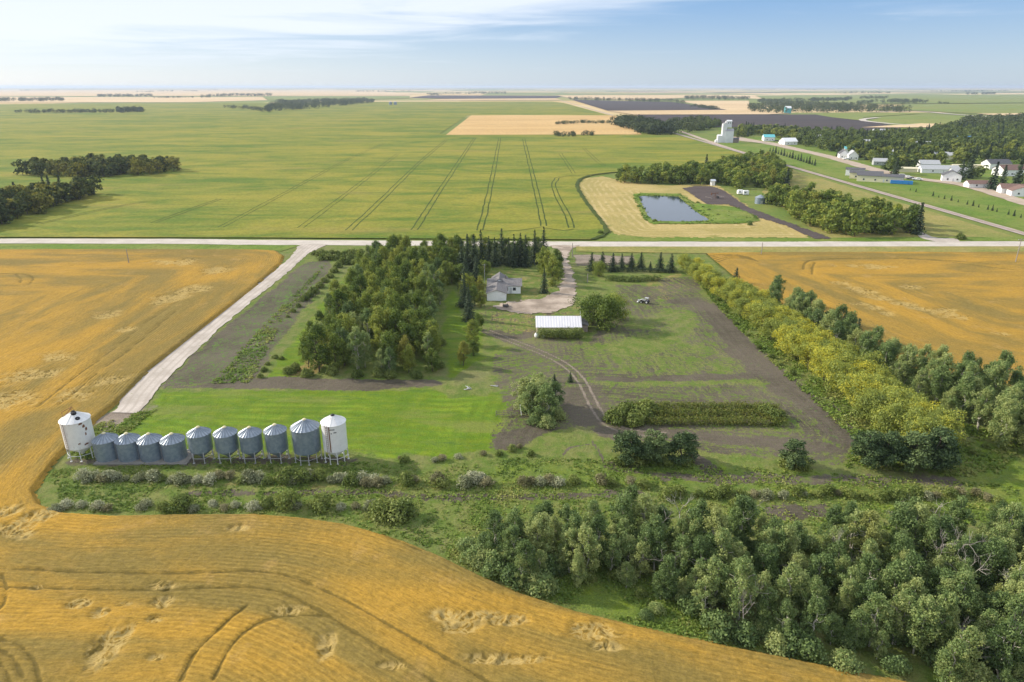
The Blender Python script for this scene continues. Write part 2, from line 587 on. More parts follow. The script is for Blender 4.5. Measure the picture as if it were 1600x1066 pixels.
def yard_mat():
    m = NT('farmyard_ground', 0.95, 0.1)
    soil, lush, dry, rut, weed = (m.attr(k) for k in ('soil', 'lush', 'dry', 'rut', 'weed'))
    nb, nm, ns, nf = m.noise(0.045, 4), m.noise(0.32, 5, 0.65), m.noise(1.3, 5, 0.7), m.noise(4.5, 4, 0.7)
    rough = m.mix(m.rng(nm, 0.35, 0.65), (0.110, 0.165, 0.030), (0.185, 0.195, 0.060))
    rough = m.mix(m.math('MULTIPLY', m.rng(ns, 0.5, 0.72), 0.6), rough, (0.075, 0.125, 0.022))
    rough = m.mix(m.math('MULTIPLY', m.rng(nb, 0.5, 0.72), 0.55), rough, (0.20, 0.175, 0.095))
    mow = m.noise(0.30, 3, 0.6, (0.35, 2.6, 1))
    lu = m.mix(m.rng(nm, 0.3, 0.7), (0.110, 0.192, 0.014), (0.170, 0.228, 0.020))
    ring = m.math('SINE', m.math('ADD', m.math('MULTIPLY', m.attr('mow'), 2 * math.pi / 2.6), m.math('MULTIPLY', m.noise(0.12, 2), 3.0)))
    lu = m.scale_col(lu, m.rng(m.math('MULTIPLY', ring, m.rng(m.noise(0.05, 3), 0.4, 0.6)), -1.0, 1.0, 0.84, 1.12, False))
    lu = m.scale_col(lu, m.rng(m.noise(0.10, 5, 0.7), 0.3, 0.7, 0.78, 1.16, False))
    lu = m.mix(m.math('MULTIPLY', m.rng(mow, 0.4, 0.64), 0.55), lu, (0.095, 0.175, 0.020))
    lu = m.mix(m.math('MULTIPLY', m.rng(m.noise(0.07, 5, 0.6, (0.6, 1.8, 1)), 0.50, 0.66), 0.7), lu, (0.185, 0.205, 0.05))
    lu = m.mix(m.math('MULTIPLY', m.rng(m.noise(0.12, 5, 0.7, (0.5, 1.6, 1)), 0.58, 0.68), 0.7), lu, (0.07, 0.135, 0.03))
    k = m.rng(m.math('ADD', lush, m.math('MULTIPLY', m.math('SUBTRACT', nm, 0.5), 1.0)), 0.32, 0.72)
    col = m.mix(k, rough, lu)
    k = m.rng(m.math('ADD', dry, m.math('MULTIPLY', m.math('SUBTRACT', nm, 0.5), 1.4)), 0.4, 0.8)
    col = m.mix(k, col, m.mix(m.rng(ns, 0.4, 0.6), (0.32, 0.24, 0.085), (0.23, 0.19, 0.07)))
    tv = m.node('ShaderNodeCombineXYZ', {0: m.math('MULTIPLY', m.attr('till'), 0.8), 1: m.math('MULTIPLY', m.noise(0.06, 2), 4.0)}).outputs[0]
    tl = m.noise(1.0, 4, 0.7, vec=tv)
    furrow = m.noise(0.9, 4, 0.65, (0.35, 1.8, 1))
    so = m.mix(m.rng(m.math('ADD', m.math('MULTIPLY', furrow, 0.5), m.math('MULTIPLY', tl, 0.5)), 0.38, 0.62), (0.120, 0.100, 0.076), (0.076, 0.064, 0.047))
    so = m.mix(m.math('MULTIPLY', m.rng(nb, 0.4, 0.6), 0.5), so, (0.165, 0.135, 0.105))
    so = m.mix(m.math('MULTIPLY', m.rng(m.noise(2.2, 4, 0.75), 0.52, 0.68), 0.55), so, (0.115, 0.145, 0.035))
    k = m.rng(m.math('ADD', soil, m.math('ADD', m.math('ADD', m.math('MULTIPLY', m.math('SUBTRACT', nm, 0.5), 1.2), m.math('MULTIPLY', m.math('SUBTRACT', tl, 0.5), 1.1)), m.math('MULTIPLY', m.math('SUBTRACT', ns, 0.5), 1.7))), 0.36, 0.66)
    col = m.mix(k, col, so)
    k = m.rng(m.math('ADD', weed, m.math('ADD', m.math('MULTIPLY', m.math('SUBTRACT', ns, 0.5), 1.6), m.math('MULTIPLY', m.math('SUBTRACT', nm, 0.5), 0.9))), 0.5, 0.75)
    col = m.mix(k, col, m.mix(nm, (0.075, 0.17, 0.022), (0.12, 0.225, 0.028)))
    k = m.rng(m.math('ADD', rut, m.math('MULTIPLY', m.math('SUBTRACT', ns, 0.5), 0.8)), 0.4, 0.75)
    col = m.mix(k, col, m.mix(m.rng(nm, 0.3, 0.7), (0.29, 0.24, 0.19), (0.21, 0.17, 0.135)))
    col = m.scale_col(col, m.rng(nf, 0.25, 0.75, 0.62, 1.35, False))
    m.color(col)
    m.bump(m.math('ADD', m.math('MULTIPLY', ns, 1.0), m.math('MULTIPLY', nf, 0.5)), 0.65, 0.32)
    return m.mat


M['yard'] = yard_mat()


def plain_ground():
    """the prairie to the horizon: a patchwork of sections in grain, hay and summerfallow"""
    m = NT('prairie_ground', 0.95, 0.1)
    sep = m.node('ShaderNodeSeparateXYZ', {0: m.pos})
    cx = m.math('FLOOR', m.math('DIVIDE', m.math('ADD', sep.outputs[0], 240), 805))
    cy = m.math('FLOOR', m.math('DIVIDE', m.math('ADD', sep.outputs[1], 510), 805))
    cell = m.node('ShaderNodeCombineXYZ', {0: cx, 1: cy})
    wnz = m.node('ShaderNodeTexWhiteNoise', {'Vector': cell.outputs[0]}, noise_dimensions='3D')
    rp = m.node('ShaderNodeValToRGB', {0: wnz.outputs[0]})
    cr = rp.color_ramp
    cr.interpolation = 'CONSTANT'
    cols = [(0, (0.19, 0.22, 0.06)), (0.2, (0.56, 0.42, 0.22)), (0.4, (0.16, 0.19, 0.05)), (0.52, (0.60, 0.45, 0.26)), (0.7, (0.26, 0.25, 0.08)), (0.84, (0.09, 0.075, 0.07)), (0.9, (0.5, 0.36, 0.16))]
    while len(cr.elements) < len(cols):
        cr.elements.new(0.5)
    for e, (p, c) in zip(cr.elements, cols):
        e.position = p
        e.color = c + (1,)
    big = m.noise(0.002, 4)
    near = m.mix(m.rng(m.noise(0.05, 4), 0.35, 0.65), (0.12, 0.175, 0.035), (0.18, 0.20, 0.05))
    col = m.scale_col(rp.outputs[0], m.rng(big, 0.3, 0.7, 0.85, 1.15, False))
    d = m.node('ShaderNodeVectorMath', {0: m.pos}, operation='LENGTH').outputs['Value']
    col = m.mix(m.rng(d, 1500, 1900), near, col)
    m.color(m.scale_col(col, m.rng(m.noise(0.6, 4), 0.25, 0.75, 0.8, 1.2, False)))
    return m.mat


M['ground'] = plain_ground()


def water_mat():
    m = NT('pond_water', 0.06, 0.5)
    m.color((0.012, 0.028, 0.050))
    m.b.inputs['IOR'].default_value = 1.33
    m.bump(m.noise(1.3, 3, 0.6, (1, 2.2, 1)), 0.05, 0.05)
    return m.mat


M['water'] = water_mat()


def foliage_mat(name, dark, mid, light, trans=0.28, var=0.5, accent=None, thr=0.93):
    """leaves: three tones by leaf, clump (attribute tint) and tree"""
    m = NT(name)
    tint, rnd = m.attr('tint'), m.rand()
    v = m.math('ADD', m.math('MULTIPLY', tint, 1 - var * 0.5), m.math('ADD', m.math('MULTIPLY', m.math('SUBTRACT', rnd, 0.5), var), var * 0.25 + 0.05))
    col = m.mix(m.rng(v, 0.10, 0.50), dark, mid)
    col = m.mix(m.rng(v, 0.50, 0.95), col, light)
    if accent:
        col = m.mix(m.rng(rnd, thr, thr + 0.04), col, accent)
    t = m.t
    dif = m.node('ShaderNodeBsdfDiffuse', {'Color': col})
    tr = m.node('ShaderNodeBsdfTranslucent', {'Color': m.scale_col(col, 1.25)})
    gl = m.node('ShaderNodeBsdfGlossy', {'Color': (0.6, 0.65, 0.6), 'Roughness': 0.55})
    mx = m.node('ShaderNodeMixShader', {0: trans, 1: dif.outputs[0], 2: tr.outputs[0]})
    mx2 = m.node('ShaderNodeMixShader', {0: 0.025, 1: mx.outputs[0], 2: gl.outputs[0]})
    t.links.new(mx2.outputs[0], m.out.inputs['Surface'])
    t.nodes.remove(m.b)
    return m.mat


M['aspen_leaf'] = foliage_mat('aspen_leaves', (0.088, 0.140, 0.044), (0.188, 0.262, 0.084), (0.345, 0.385, 0.135), 0.32, 0.8, (0.27, 0.255, 0.05), 0.965)
M['broad_leaf'] = foliage_mat('broadleaf_leaves', (0.078, 0.122, 0.021), (0.162, 0.218, 0.038), (0.295, 0.320, 0.055), 0.32, 0.8, (0.25, 0.235, 0.045), 0.96)
M['willow_leaf'] = foliage_mat('golden_willow_leaves', (0.19, 0.235, 0.055), (0.315, 0.355, 0.07), (0.55, 0.5, 0.05), 0.3, 0.55)
M['shrub_leaf'] = foliage_mat('shrub_leaves', (0.085, 0.125, 0.026), (0.155, 0.2, 0.042), (0.24, 0.275, 0.07), 0.25, 0.6)
M['hedge_leaf'] = foliage_mat('hedge_leaves', (0.065, 0.1, 0.02), (0.12, 0.16, 0.028), (0.2, 0.2, 0.04), 0.25, 0.5)
M['silver_leaf'] = foliage_mat('silver_shrub_leaves', (0.17, 0.185, 0.09), (0.285, 0.3, 0.165), (0.43, 0.43, 0.28), 0.2, 0.7)
M['brown_leaf'] = foliage_mat('brown_shrub_leaves', (0.14, 0.135, 0.06), (0.225, 0.21, 0.1), (0.31, 0.28, 0.15), 0.2, 0.4)
M['spruce_leaf'] = foliage_mat('spruce_needles', (0.022, 0.038, 0.018), (0.038, 0.06, 0.028), (0.065, 0.09, 0.044), 0.08, 0.5)
M['pine_leaf'] = foliage_mat('pine_needles', (0.045, 0.078, 0.03), (0.085, 0.128, 0.046), (0.145, 0.195, 0.07), 0.1, 0.5)
M['grass_leaf'] = foliage_mat('weed_leaves', (0.1, 0.16, 0.025), (0.165, 0.24, 0.035), (0.28, 0.29, 0.075), 0.3, 0.2)
M['reed_leaf'] = foliage_mat('reed_leaves', (0.08, 0.14, 0.025), (0.13, 0.2, 0.032), (0.2, 0.26, 0.05), 0.3, 0.3)
M['town_leaf'] = foliage_mat('town_tree_leaves', (0.055, 0.085, 0.02), (0.112, 0.15, 0.032), (0.22, 0.245, 0.042), 0.22, 0.9)
M['wood_leaf'] = foliage_mat('distant_wood_leaves', (0.026, 0.042, 0.016), (0.046, 0.066, 0.022), (0.082, 0.100, 0.028), 0.15, 0.4)
M['gold_wood_leaf'] = foliage_mat('yellowing_wood_leaves', (0.045, 0.066, 0.018), (0.085, 0.105, 0.022), (0.26, 0.235, 0.035), 0.2, 0.7)

M['bark'] = plain('brown_bark', (0.12, 0.095, 0.075), 0.95, 0.1, 0.3, 6)
M['pale_bark'] = plain('pale_aspen_bark', (0.46, 0.43, 0.37), 0.9, 0.1, 0.3, 4)
M['grey_wood'] = plain('dead_grey_wood', (0.32, 0.285, 0.26), 0.95, 0.1, 0.3, 5)


# ------------------------------------------------------------------ the ground and the fields
def grid_sheet(name, poly, res, z, mat, regions=None, attr_fn=None, hfn=None, ragged=0.0, holes=(), seed=1, kind='structure', smooth=True):
    """a sheet over poly (world points) on a regular grid, z + height from hfn; attributes from attr_fn(X, Y, signed distance)"""
    poly = np.asarray(poly, float)
    if regions is None:
        regions = [(poly[:, 0].min(), poly[:, 0].max(), poly[:, 1].min(), poly[:, 1].max(), res)]
    Vs, Qs, base = [], [], 0
    for (x0, x1, y0, y1, r) in regions:
        nx, ny = max(1, int(round((x1 - x0) / r))), max(1, int(round((y1 - y0) / r)))
        X, Y = np.meshgrid(np.linspace(x0, x1, nx + 1), np.linspace(y0, y1, ny + 1))
        cx, cy = (X[:-1, :-1] + X[1:, 1:]) / 2, (Y[:-1, :-1] + Y[1:, 1:]) / 2
        sd = sdist(poly, cx, cy)
        if ragged:
            sd = sd + (fbm(cx * 0.5, cy * 0.5, seed, 3) - 0.5) * 2 * ragged
        keep = sd < 0
        for h in holes:
            keep &= ~inside(h, cx, cy)
        idx = np.arange((nx + 1) * (ny + 1)).reshape(ny + 1, nx + 1)
        q = np.stack([idx[:-1, :-1][keep], idx[:-1, 1:][keep], idx[1:, 1:][keep], idx[1:, :-1][keep]], 1)
        used, inv = np.unique(q.ravel(), return_inverse=True)
        Vs.append(np.stack([X.ravel()[used], Y.ravel()[used]], 1))
        Qs.append(inv.reshape(q.shape) + base)
        base += len(used)
    V2, Q = np.vstack(Vs), np.vstack(Qs)
    X, Y = V2[:, 0], V2[:, 1]
    sd = sdist(poly, X, Y)
    at = attr_fn(X, Y, sd) if attr_fn else {}
    Z = np.full(len(X), z) + (hfn(X, Y, sd, at) if hfn else 0)
    me = fast_mesh(name, np.stack([X, Y, Z], 1), Q, mat, at, smooth)
    return tag(obj(name, me), kind=kind)


def poly_sheet(name, poly, z, mat, kind='structure'):
    """a flat polygon"""
    me = bpy.data.meshes.new(name)
    pts = [(p[0], p[1], z) for p in poly]
    a = sum(pts[i][0] * pts[(i + 1) % len(pts)][1] - pts[(i + 1) % len(pts)][0] * pts[i][1] for i in range(len(pts)))
    if a < 0:
        pts.reverse()
    me.from_pydata(pts, [], [tuple(range(len(pts)))])
    me.materials.append(mat)
    me.update()
    return tag(obj(name, me), kind=kind)


def ribbon(name, line, width, z, mat, step=2.0, jit=0.0, seed=3, kind='structure', crown=0.0, nw=6):
    """a road or track along a smoothed line of world points"""
    p = smooth_line(line, step)
    n = len(p)
    t = np.gradient(p, axis=0)
    t /= np.linalg.norm(t, axis=1)[:, None] + 1e-9
    nr = np.stack([-t[:, 1], t[:, 0]], 1)
    w = np.interp(np.linspace(0, 1, n), np.linspace(0, 1, len(width)), width) if isinstance(width, (list, tuple)) else np.full(n, width)
    V, rc = [], []
    s = np.arange(n) * step
    for k in range(nw + 1):
        f = k / nw * 2 - 1
        off = f * w / 2
        if jit and k in (0, nw):
            off = off + (fbm(s * 0.35, s * 0 + k * 9.3, seed, 4) - 0.5) * 2 * jit
        V.append(np.stack([p[:, 0] + nr[:, 0] * off, p[:, 1] + nr[:, 1] * off, np.full(n, z) + crown * (1 - f * f)], 1))
        rc.append(off)
    V = np.stack(V, 1)
    idx = np.arange(n * (nw + 1)).reshape(n, nw + 1)
    Q = np.stack([idx[:-1, :-1].ravel(), idx[1:, :-1].ravel(), idx[1:, 1:].ravel(), idx[:-1, 1:].ravel()], 1)[:, ::-1]
    me = fast_mesh(name, V.reshape(-1, 3), Q, mat, {'rowc': np.stack(rc, 1).ravel()}, True)
    return tag(obj(name, me), kind=kind)


# the prairie: one sheet to the horizon
poly_sheet('ground', [(-42000, -400), (42000, -400), (42000, 60000), (-42000, 60000)], 0.0, M['ground'])

# ---- ripe wheat to the left and in front
P_WL = GP([(-420, 391), (300, 391.5), (405, 392), (432, 394), (444, 401), (440, 412), (420, 432), (330, 504), (235, 580), (184, 632), (150, 660), (118, 690),
           (96, 715), (72, 745), (56, 770), (66, 790), (100, 803), (180, 808), (300, 806), (400, 806), (480, 811), (540, 820), (590, 833), (640, 850),
           (690, 871), (750, 900), (810, 926), (900, 956), (1000, 980), (1100, 1002), (1200, 1022), (1290, 1040), (1390, 1060)])
P_WL = np.vstack([P_WL, [(72, 52), (120, 20), (-120, 20), (-420, 60)]])

T = lambda pts, st=1.0: smooth_line(GP(pts), st)
TRACKS_L = [T([(-40, 893), (60, 897), (150, 901), (250, 903), (330, 901), (390, 899), (440, 905), (490, 921), (560, 955), (640, 1000), (700, 1035), (760, 1070), (840, 1120)]),
            T([(-40, 922), (60, 925), (150, 928), (250, 928), (330, 925), (400, 925), (450, 936), (500, 960), (570, 1003), (640, 1045), (690, 1080)]),
            T([(385, 955), (365, 970), (335, 998), (305, 1030), (285, 1070)]),
            T([(520, 970), (470, 968), (430, 972), (390, 990), (360, 1020), (335, 1070)]),
            T([(5, 905), (12, 925), (8, 950), (-5, 965)]),
            T([(0, 1005), (30, 1015), (55, 1040), (65, 1080)]), T([(0, 1022), (22, 1035), (38, 1066)]), T([(0, 1043), (12, 1056), (18, 1075)]),
            T([(0, 431), (30, 431), (48, 434), (52, 440), (45, 449)]), T([(25, 432), (33, 438), (32, 446)]),
            T([(60, 640), (110, 600), (170, 555), (240, 500), (300, 460)]), T([(90, 640), (150, 590), (215, 540), (275, 490)]),
            T([(545, 820), (600, 842), (660, 868)], 1)]
LODGE_L = [((172, 1018), 26, 34), ((195, 1000), 16, 20), ((118, 950), 22, 8), ((160, 962), 16, 8), ((200, 950), 18, 9), ((255, 947), 16, 9), ((242, 975), 12, 6), ((455, 957), 26, 9), ((514, 1015), 14, 26),
           ((690, 968), 22, 12), ((715, 985), 34, 14), ((735, 968), 36, 8), ((800, 975), 30, 8), ((925, 995), 36, 12), ((950, 1018), 20, 8), ((265, 922), 24, 8), ((30, 835), 30, 14), ((55, 815), 26, 12), ((20, 805), 26, 10),
           ((370, 832), 26, 6), ((245, 1035), 20, 8), ((60, 925), 20, 6), ((780, 1035), 60, 8), ((610, 1045), 30, 8),
           ((270, 470), 26, 9), ((300, 455), 30, 8), ((340, 425), 26, 6), ((280, 412), 40, 5), ((170, 495), 20, 6), ((190, 520), 20, 5), ((50, 590), 40, 12), ((90, 560), 30, 8), ((120, 620), 26, 14), ((20, 630), 40, 16), ((170, 600), 22, 10)]


def lodge_field(X, Y, spots, seed):
    L = np.zeros(X.shape)
    for (c, rx, ry) in spots:
        w = np.array(G(*c))
        mx = mpp(w[0], w[1])
        my = abs(G(c[0], c[1] - 1)[1] - w[1])
        d = np.hypot((X - w[0]) / (rx * mx), (Y - w[1]) / (ry * my))
        L = np.maximum(L, 1 - sstep(0.10, 1.55, d + (fbm(X * 0.30, Y * 0.30, seed, 4) - 0.5) * 1.9))
    return L


def wheat_attr(tracks, spots, seed):
    def fn(X, Y, sd):
        tr = np.zeros(X.shape)
        for k, line in enumerate(tracks):
            bx0, bx1, by0, by1 = line[:, 0].min() - 2, line[:, 0].max() + 2, line[:, 1].min() - 2, line[:, 1].max() + 2
            s = np.nonzero((X > bx0) & (X < bx1) & (Y > by0) & (Y < by1))[0]
            if len(s) == 0:
                continue
            far = max(1.0, line[:, 1].mean() / 110.0)
            d = pdist(line, X[s], Y[s])
            tr[s] = np.maximum(tr[s], 0.95 - 0.95 * sstep(0.06 * far, 0.42 * far, d + (fbm(X[s] * 0.6, Y[s] * 0.6, seed + k, 3) - 0.5) * 0.5))
        return {'track': tr, 'lodge': lodge_field(X, Y, spots, seed), 'rowc': -sd}
    return fn


def wheat_h(seed):
    def fn(X, Y, sd, at):
        h = 0.78 * sstep(0.0, 0.9, -sd)
        h = h * (1 - 0.3 * at['track'])
        lo = at['lodge']
        swirl = np.abs(fbm(X * 0.5, Y * 0.5, seed + 5, 3) - 0.5) * 2
        h = h - lo * (0.10 + 0.35 * sstep(0.0, 0.25, swirl)) * sstep(0.2, 1.2, -sd)
        h = h + (vnoise(X * 1.9, Y * 1.9, seed) - 0.5) * 0.10 * (h > 0.2) + (fbm(X * 0.10, Y * 0.10, seed + 9, 3) - 0.5) * 0.35 * (h > 0.2)
        return np.maximum(h, 0.02)
    return fn


grid_sheet('wheat_field', P_WL, 1, 0.03, M['wheat'],
           [(-86, 76, 20, 56, 1.0), (-86, 76, 56, 100, 0.24), (-150, 0, 100, 150, 0.45), (-420, -150, 60, 150, 3.0), (-86, 76, 100, 100.01, 1) if False else (-150, -86, 56, 100, 0.9),
            (-200, 0, 150, 290, 0.75), (-420, -200, 150, 290, 2.5)],
           wheat_attr(TRACKS_L, LODGE_L, 3), wheat_h(3), 0.25)

# ---- ripe wheat to the right
P_WR = np.vstack([GP([(1080, 404), (1090, 399.5), (1110, 397), (1200, 396), (1400, 395.7), (1600, 395.3)]), [(420, 268), (420, 100), (150, 130)],
                  GP([(1600, 608), (1520, 592), (1430, 576), (1350, 545), (1280, 505), (1200, 466), (1130, 432)])])
HL = [T([(1098 + k * 6, 404 + k * 1.9), (1120 + k * 5, 400.5 + k * 1.5), (1150 + k * 4, 400.8 + k * 1.5), (1172 + k * 3, 405 + k * 1.5)], 2) for k in range(5)]
TRACKS_R = HL + [T([(1254, 424), (1256, 416), (1263, 411), (1280, 408), (1310, 407), (1380, 406), (1480, 410), (1560, 416)], 2), T([(1268, 432), (1269, 420), (1273, 413)], 2),
                 T([(1590, 425), (1480, 412), (1400, 404)], 2)]
LODGE_R = [((1310, 444), 12, 4), ((1330, 452), 16, 5), ((1350, 460), 18, 5), ((1380, 470), 22, 5), ((1410, 478), 26, 4), ((1440, 486), 22, 4), ((1470, 490), 20, 5), ((1490, 498), 20, 5), ((1345, 478), 14, 4),
           ((1365, 485), 18, 4), ((1385, 494), 14, 4), ((1425, 452), 20, 4), ((1370, 420), 30, 3), ((1560, 525), 14, 3), ((1480, 487), 10, 3), ((1350, 418), 40, 2.5)]
grid_sheet('wheat_field', P_WR, 1, 0.03, M['wheat'], [(80, 260, 100, 292, 0.75), (260, 420, 100, 292, 2.5)], wheat_attr(TRACKS_R, LODGE_R, 8), wheat_h(8), 0.3)

# ---- the farmyard: one sheet with soil, mown grass, weeds and wheel ruts
S = lambda pts: GP(pts)
YARD = [(-150, 84), (-60, 60), (60, 56), (150, 60), (175, 120), (175, 291), (-150, 291)]


def area(X, Y, poly, soft=1.5, wob=2.0, seed=4, ws=0.16):
    return 1 - sstep(-soft, soft, sdist(poly, X, Y) + (fbm(X * ws, Y * ws, seed, 4) - 0.5) * 2 * wob)


def stroke(X, Y, px, half, soft=0.8, wob=0.8, seed=5):
    return 1 - sstep(half - soft, half + soft, pdist(smooth_line(GP(px), 2.0), X, Y) + (fbm(X * 0.3, Y * 0.3, seed, 3) - 0.5) * 2 * wob)


def yard_attr(X, Y, sd):
    mx = np.maximum
    Z = lambda: np.zeros(X.shape)
    soil, lush, dry, rut, weed = Z(), Z(), Z(), Z(), Z()
    lush = mx(lush, area(X, Y, S([(250, 612), (420, 609), (640, 613), (700, 617), (790, 611), (800, 620), (785, 650), (782, 700), (700, 724), (560, 708), (300, 700), (150, 668), (212, 648), (243, 640)]), 2.5, 3.5))
    lush = mx(lush, 0.65 * area(X, Y, S([(690, 470), (712, 440), (728, 500), (760, 520), (760, 560), (700, 600), (690, 540)])))
    lush = mx(lush, 0.80 * area(X, Y, S([(470, 520), (540, 430), (590, 420), (580, 450), (520, 520), (470, 585), (410, 598), (435, 560)]), 2, 3))
    lush = mx(lush, 0.50 * area(X, Y, S([(780, 725), (1000, 715), (1300, 735), (1620, 745), (1620, 840), (1300, 785), (1000, 765), (700, 760)]), 2, 3))
    lush = mx(lush, 0.50 * area(X, Y, S([(830, 930), (900, 905), (1040, 900), (1120, 975), (1300, 1042), (1000, 990)]), 1.5, 1.5))
    lush = mx(lush, 0.55 * area(X, Y, S([(760, 540), (840, 545), (880, 575), (820, 600), (760, 570)]), 2, 2))
    lush = mx(lush, 0.55 * area(X, Y, S([(1500, 660), (1640, 740), (1640, 800), (1530, 780)]), 2, 3))
    # bare soil
    soil = mx(soil, 0.88 * area(X, Y, S([(245, 606), (330, 530), (478, 410), (520, 405), (512, 436), (470, 490), (430, 545), (405, 598)]), 1.5, 1.5))
    soil = mx(soil, 0.95 * area(X, Y, S([(250, 607), (420, 590), (680, 594), (690, 601), (560, 611), (400, 608)]), 1.0, 1.0))
    yr = S([(960, 445), (1085, 448), (1112, 478), (1168, 545), (1225, 590), (1315, 665), (1337, 690), (1315, 726), (1180, 718), (1080, 700), (960, 690), (930, 650), (880, 668), (800, 705), (775, 690), (790, 640), (760, 575),
            (770, 555), (850, 530), (915, 535), (960, 500)])
    soil = mx(soil, 0.57 * area(X, Y, yr, 1.5, 2.5))
    weed = mx(weed, 0.34 * area(X, Y, yr, 3, 3))
    g1 = area(X, Y, S([(905, 545), (985, 525), (1100, 530), (1160, 575), (1060, 590), (960, 585)]), 4, 5, 9)
    soil = soil - 0.16 * g1
    soil = soil - 0.30 * stroke(X, Y, [(935, 598), (1050, 600), (1130, 597), (1200, 600)], 1.5, 1.2, 1.5)
    soil = soil - 0.35 * stroke(X, Y, [(1000, 508), (1060, 492), (1050, 520), (980, 545)], 4, 3, 3)
    soil = mx(soil, 0.95 * stroke(X, Y, [(1060, 470), (1105, 480), (1150, 535), (1210, 590), (1290, 650), (1322, 685)], 4.5, 2.0, 2.5))
    soil = mx(soil, 0.95 * stroke(X, Y, [(930, 592), (1000, 593), (1080, 590), (1190, 587)], 1.6, 1.0, 1.2))
    soil = mx(soil, 0.95 * stroke(X, Y, [(950, 672), (1060, 680), (1180, 690), (1290, 700)], 2.6, 1.5, 1.5))
    soil = mx(soil, 0.9 * area(X, Y, S([(855, 610), (935, 600), (950, 670), (900, 665)]), 2, 1.5))
    soil = mx(soil, 0.8 * area(X, Y, S([(1190, 790), (1290, 785), (1310, 812), (1210, 815)]), 1, 1.5))
    soil = mx(soil, 0.9 * stroke(X, Y, [(1085, 715), (1110, 735), (1130, 755)], 1.6, 0.6, 0.6))
    soil = mx(soil, 0.75 * stroke(X, Y, [(300, 772), (560, 770), (640, 776), (800, 778), (1000, 770)], 1.0, 0.8, 1.0))
    soil = mx(soil, 0.85 * area(X, Y, S([(772, 680), (830, 660), (880, 668), (800, 705), (770, 703)]), 1, 1))
    soil = mx(soil, 0.7 * stroke(X, Y, [(960, 730), (1060, 745), (1300, 750), (1480, 752)], 1.8, 1.2, 1.5))
    soil = mx(soil, 0.8 * area(X, Y, S([(895, 398), (990, 400), (990, 414), (900, 416)]), 1.5, 1.0))
    soil = mx(soil, 0.6 * area(X, Y, S([(1020, 435), (1090, 432), (1100, 465), (1060, 470)]), 1.5, 1.5))
    soil = mx(soil, 0.8 * stroke(X, Y, [(775, 520), (800, 527), (850, 520)], 2.5, 1.5, 1.5))
    # weeds over the plowed strip
    weed = mx(weed, 0.50 * area(X, Y, S([(245, 606), (478, 410), (530, 405), (400, 600)]), 2, 1))
    weed = mx(weed, 0.38 * g1)
    weed = mx(weed, 0.58 * stroke(X, Y, [(455, 450), (420, 510), (380, 580)], 5, 5, 4))
    # dry grass
    dry = mx(dry, 0.75 * area(X, Y, S([(450, 588), (500, 545), (535, 505), (560, 500), (500, 585)]), 1.5, 1.5))
    dry = mx(dry, 0.5 * area(X, Y, S([(760, 490), (840, 490), (835, 525), (780, 520)]), 2, 2))
    dry = mx(dry, 0.42 * area(X, Y, S([(755, 425), (880, 420), (905, 470), (930, 520), (840, 540), (770, 520), (745, 480)]), 3, 4))
    soil = mx(soil, 0.38 * area(X, Y, S([(745, 470), (850, 485), (905, 480), (925, 540), (840, 545), (750, 510)]), 3, 4))
    dry = mx(dry, 0.55 * area(X, Y, S([(1000, 430), (1060, 428), (1085, 450), (1040, 475), (1010, 465)]), 2, 2))
    dry = mx(dry, 0.45 * area(X, Y, S([(60, 745), (700, 755), (700, 770), (60, 760)]), 2, 3))
    # gravel and wheel ruts
    rut = mx(rut, 0.8 * area(X, Y, S([(895, 399), (930, 398), (990, 402), (985, 411), (900, 412)]), 1.0, 1.0))
    path = [(762, 518), (800, 533), (850, 553), (885, 572), (908, 595), (922, 622), (935, 645), (950, 662), (985, 675), (1040, 680)]
    L = smooth_line(GP(path), 1.5)
    t = np.gradient(L, axis=0)
    t /= np.linalg.norm(t, axis=1)[:, None]
    nr = np.stack([-t[:, 1], t[:, 0]], 1)
    for s in (-0.95, 0.95):
        d = pdist(L + nr * s, X, Y)
        rut = mx(rut, (1 - sstep(0.2, 0.7, d)) * 0.70)
    soil = mx(soil, 0.65 * (1 - sstep(1.5, 3.0, pdist(L, X, Y))))
    for ln in ([(965, 600), (946, 620), (935, 632)], [(925, 690), (940, 712), (945, 730)], [(880, 712), (890, 700), (920, 695)], [(1275, 690), (1262, 684), (1250, 690)]):
        soil = mx(soil, 0.9 * stroke(X, Y, ln, 0.3, 0.25, 0.2))
    rut = mx(rut, 0.9 * stroke(X, Y, [(205, 640), (185, 652), (168, 664), (150, 676)], 3.2, 1.5, 2.0))
    rut = mx(rut, 0.55 * stroke(X, Y, [(240, 635), (225, 645), (195, 655)], 2.0, 1.5, 2.0))
    # worn ground round the bins
    soil = mx(soil, 0.7 * stroke(X, Y, [(120, 722), (300, 722), (420, 718), (540, 720)], 1.5, 1.2, 1.2))
    # combine-like rings where the lawn was mown are left to the texture
    mow = -sdist(S([(250, 612), (420, 609), (640, 613), (700, 617), (790, 611), (800, 620), (785, 650), (782, 700), (700, 724), (560, 708), (300, 700), (150, 668), (212, 648), (243, 640)]), X, Y)
    till = pdist(smooth_line(GP([(1030, 430), (1100, 470), (1170, 545), (1230, 590), (1320, 665), (1337, 690), (1310, 726), (1180, 722), (960, 700)]), 3.0), X, Y)
    return {'soil': soil, 'lush': lush, 'dry': dry, 'rut': rut, 'weed': weed, 'mow': mow, 'till': till}


def yard_h(X, Y, sd, at):
    h = (fbm(X * 0.9, Y * 0.9, 21, 3) - 0.5) * 0.30 + (vnoise(X * 2.3, Y * 2.3, 23) - 0.5) * 0.14
    return 0.04 + np.maximum(h, -0.03) * (1 - 0.75 * np.maximum(at['lush'], np.maximum(at['soil'], at['rut']))) * sstep(0.0, 2.0, -sd)


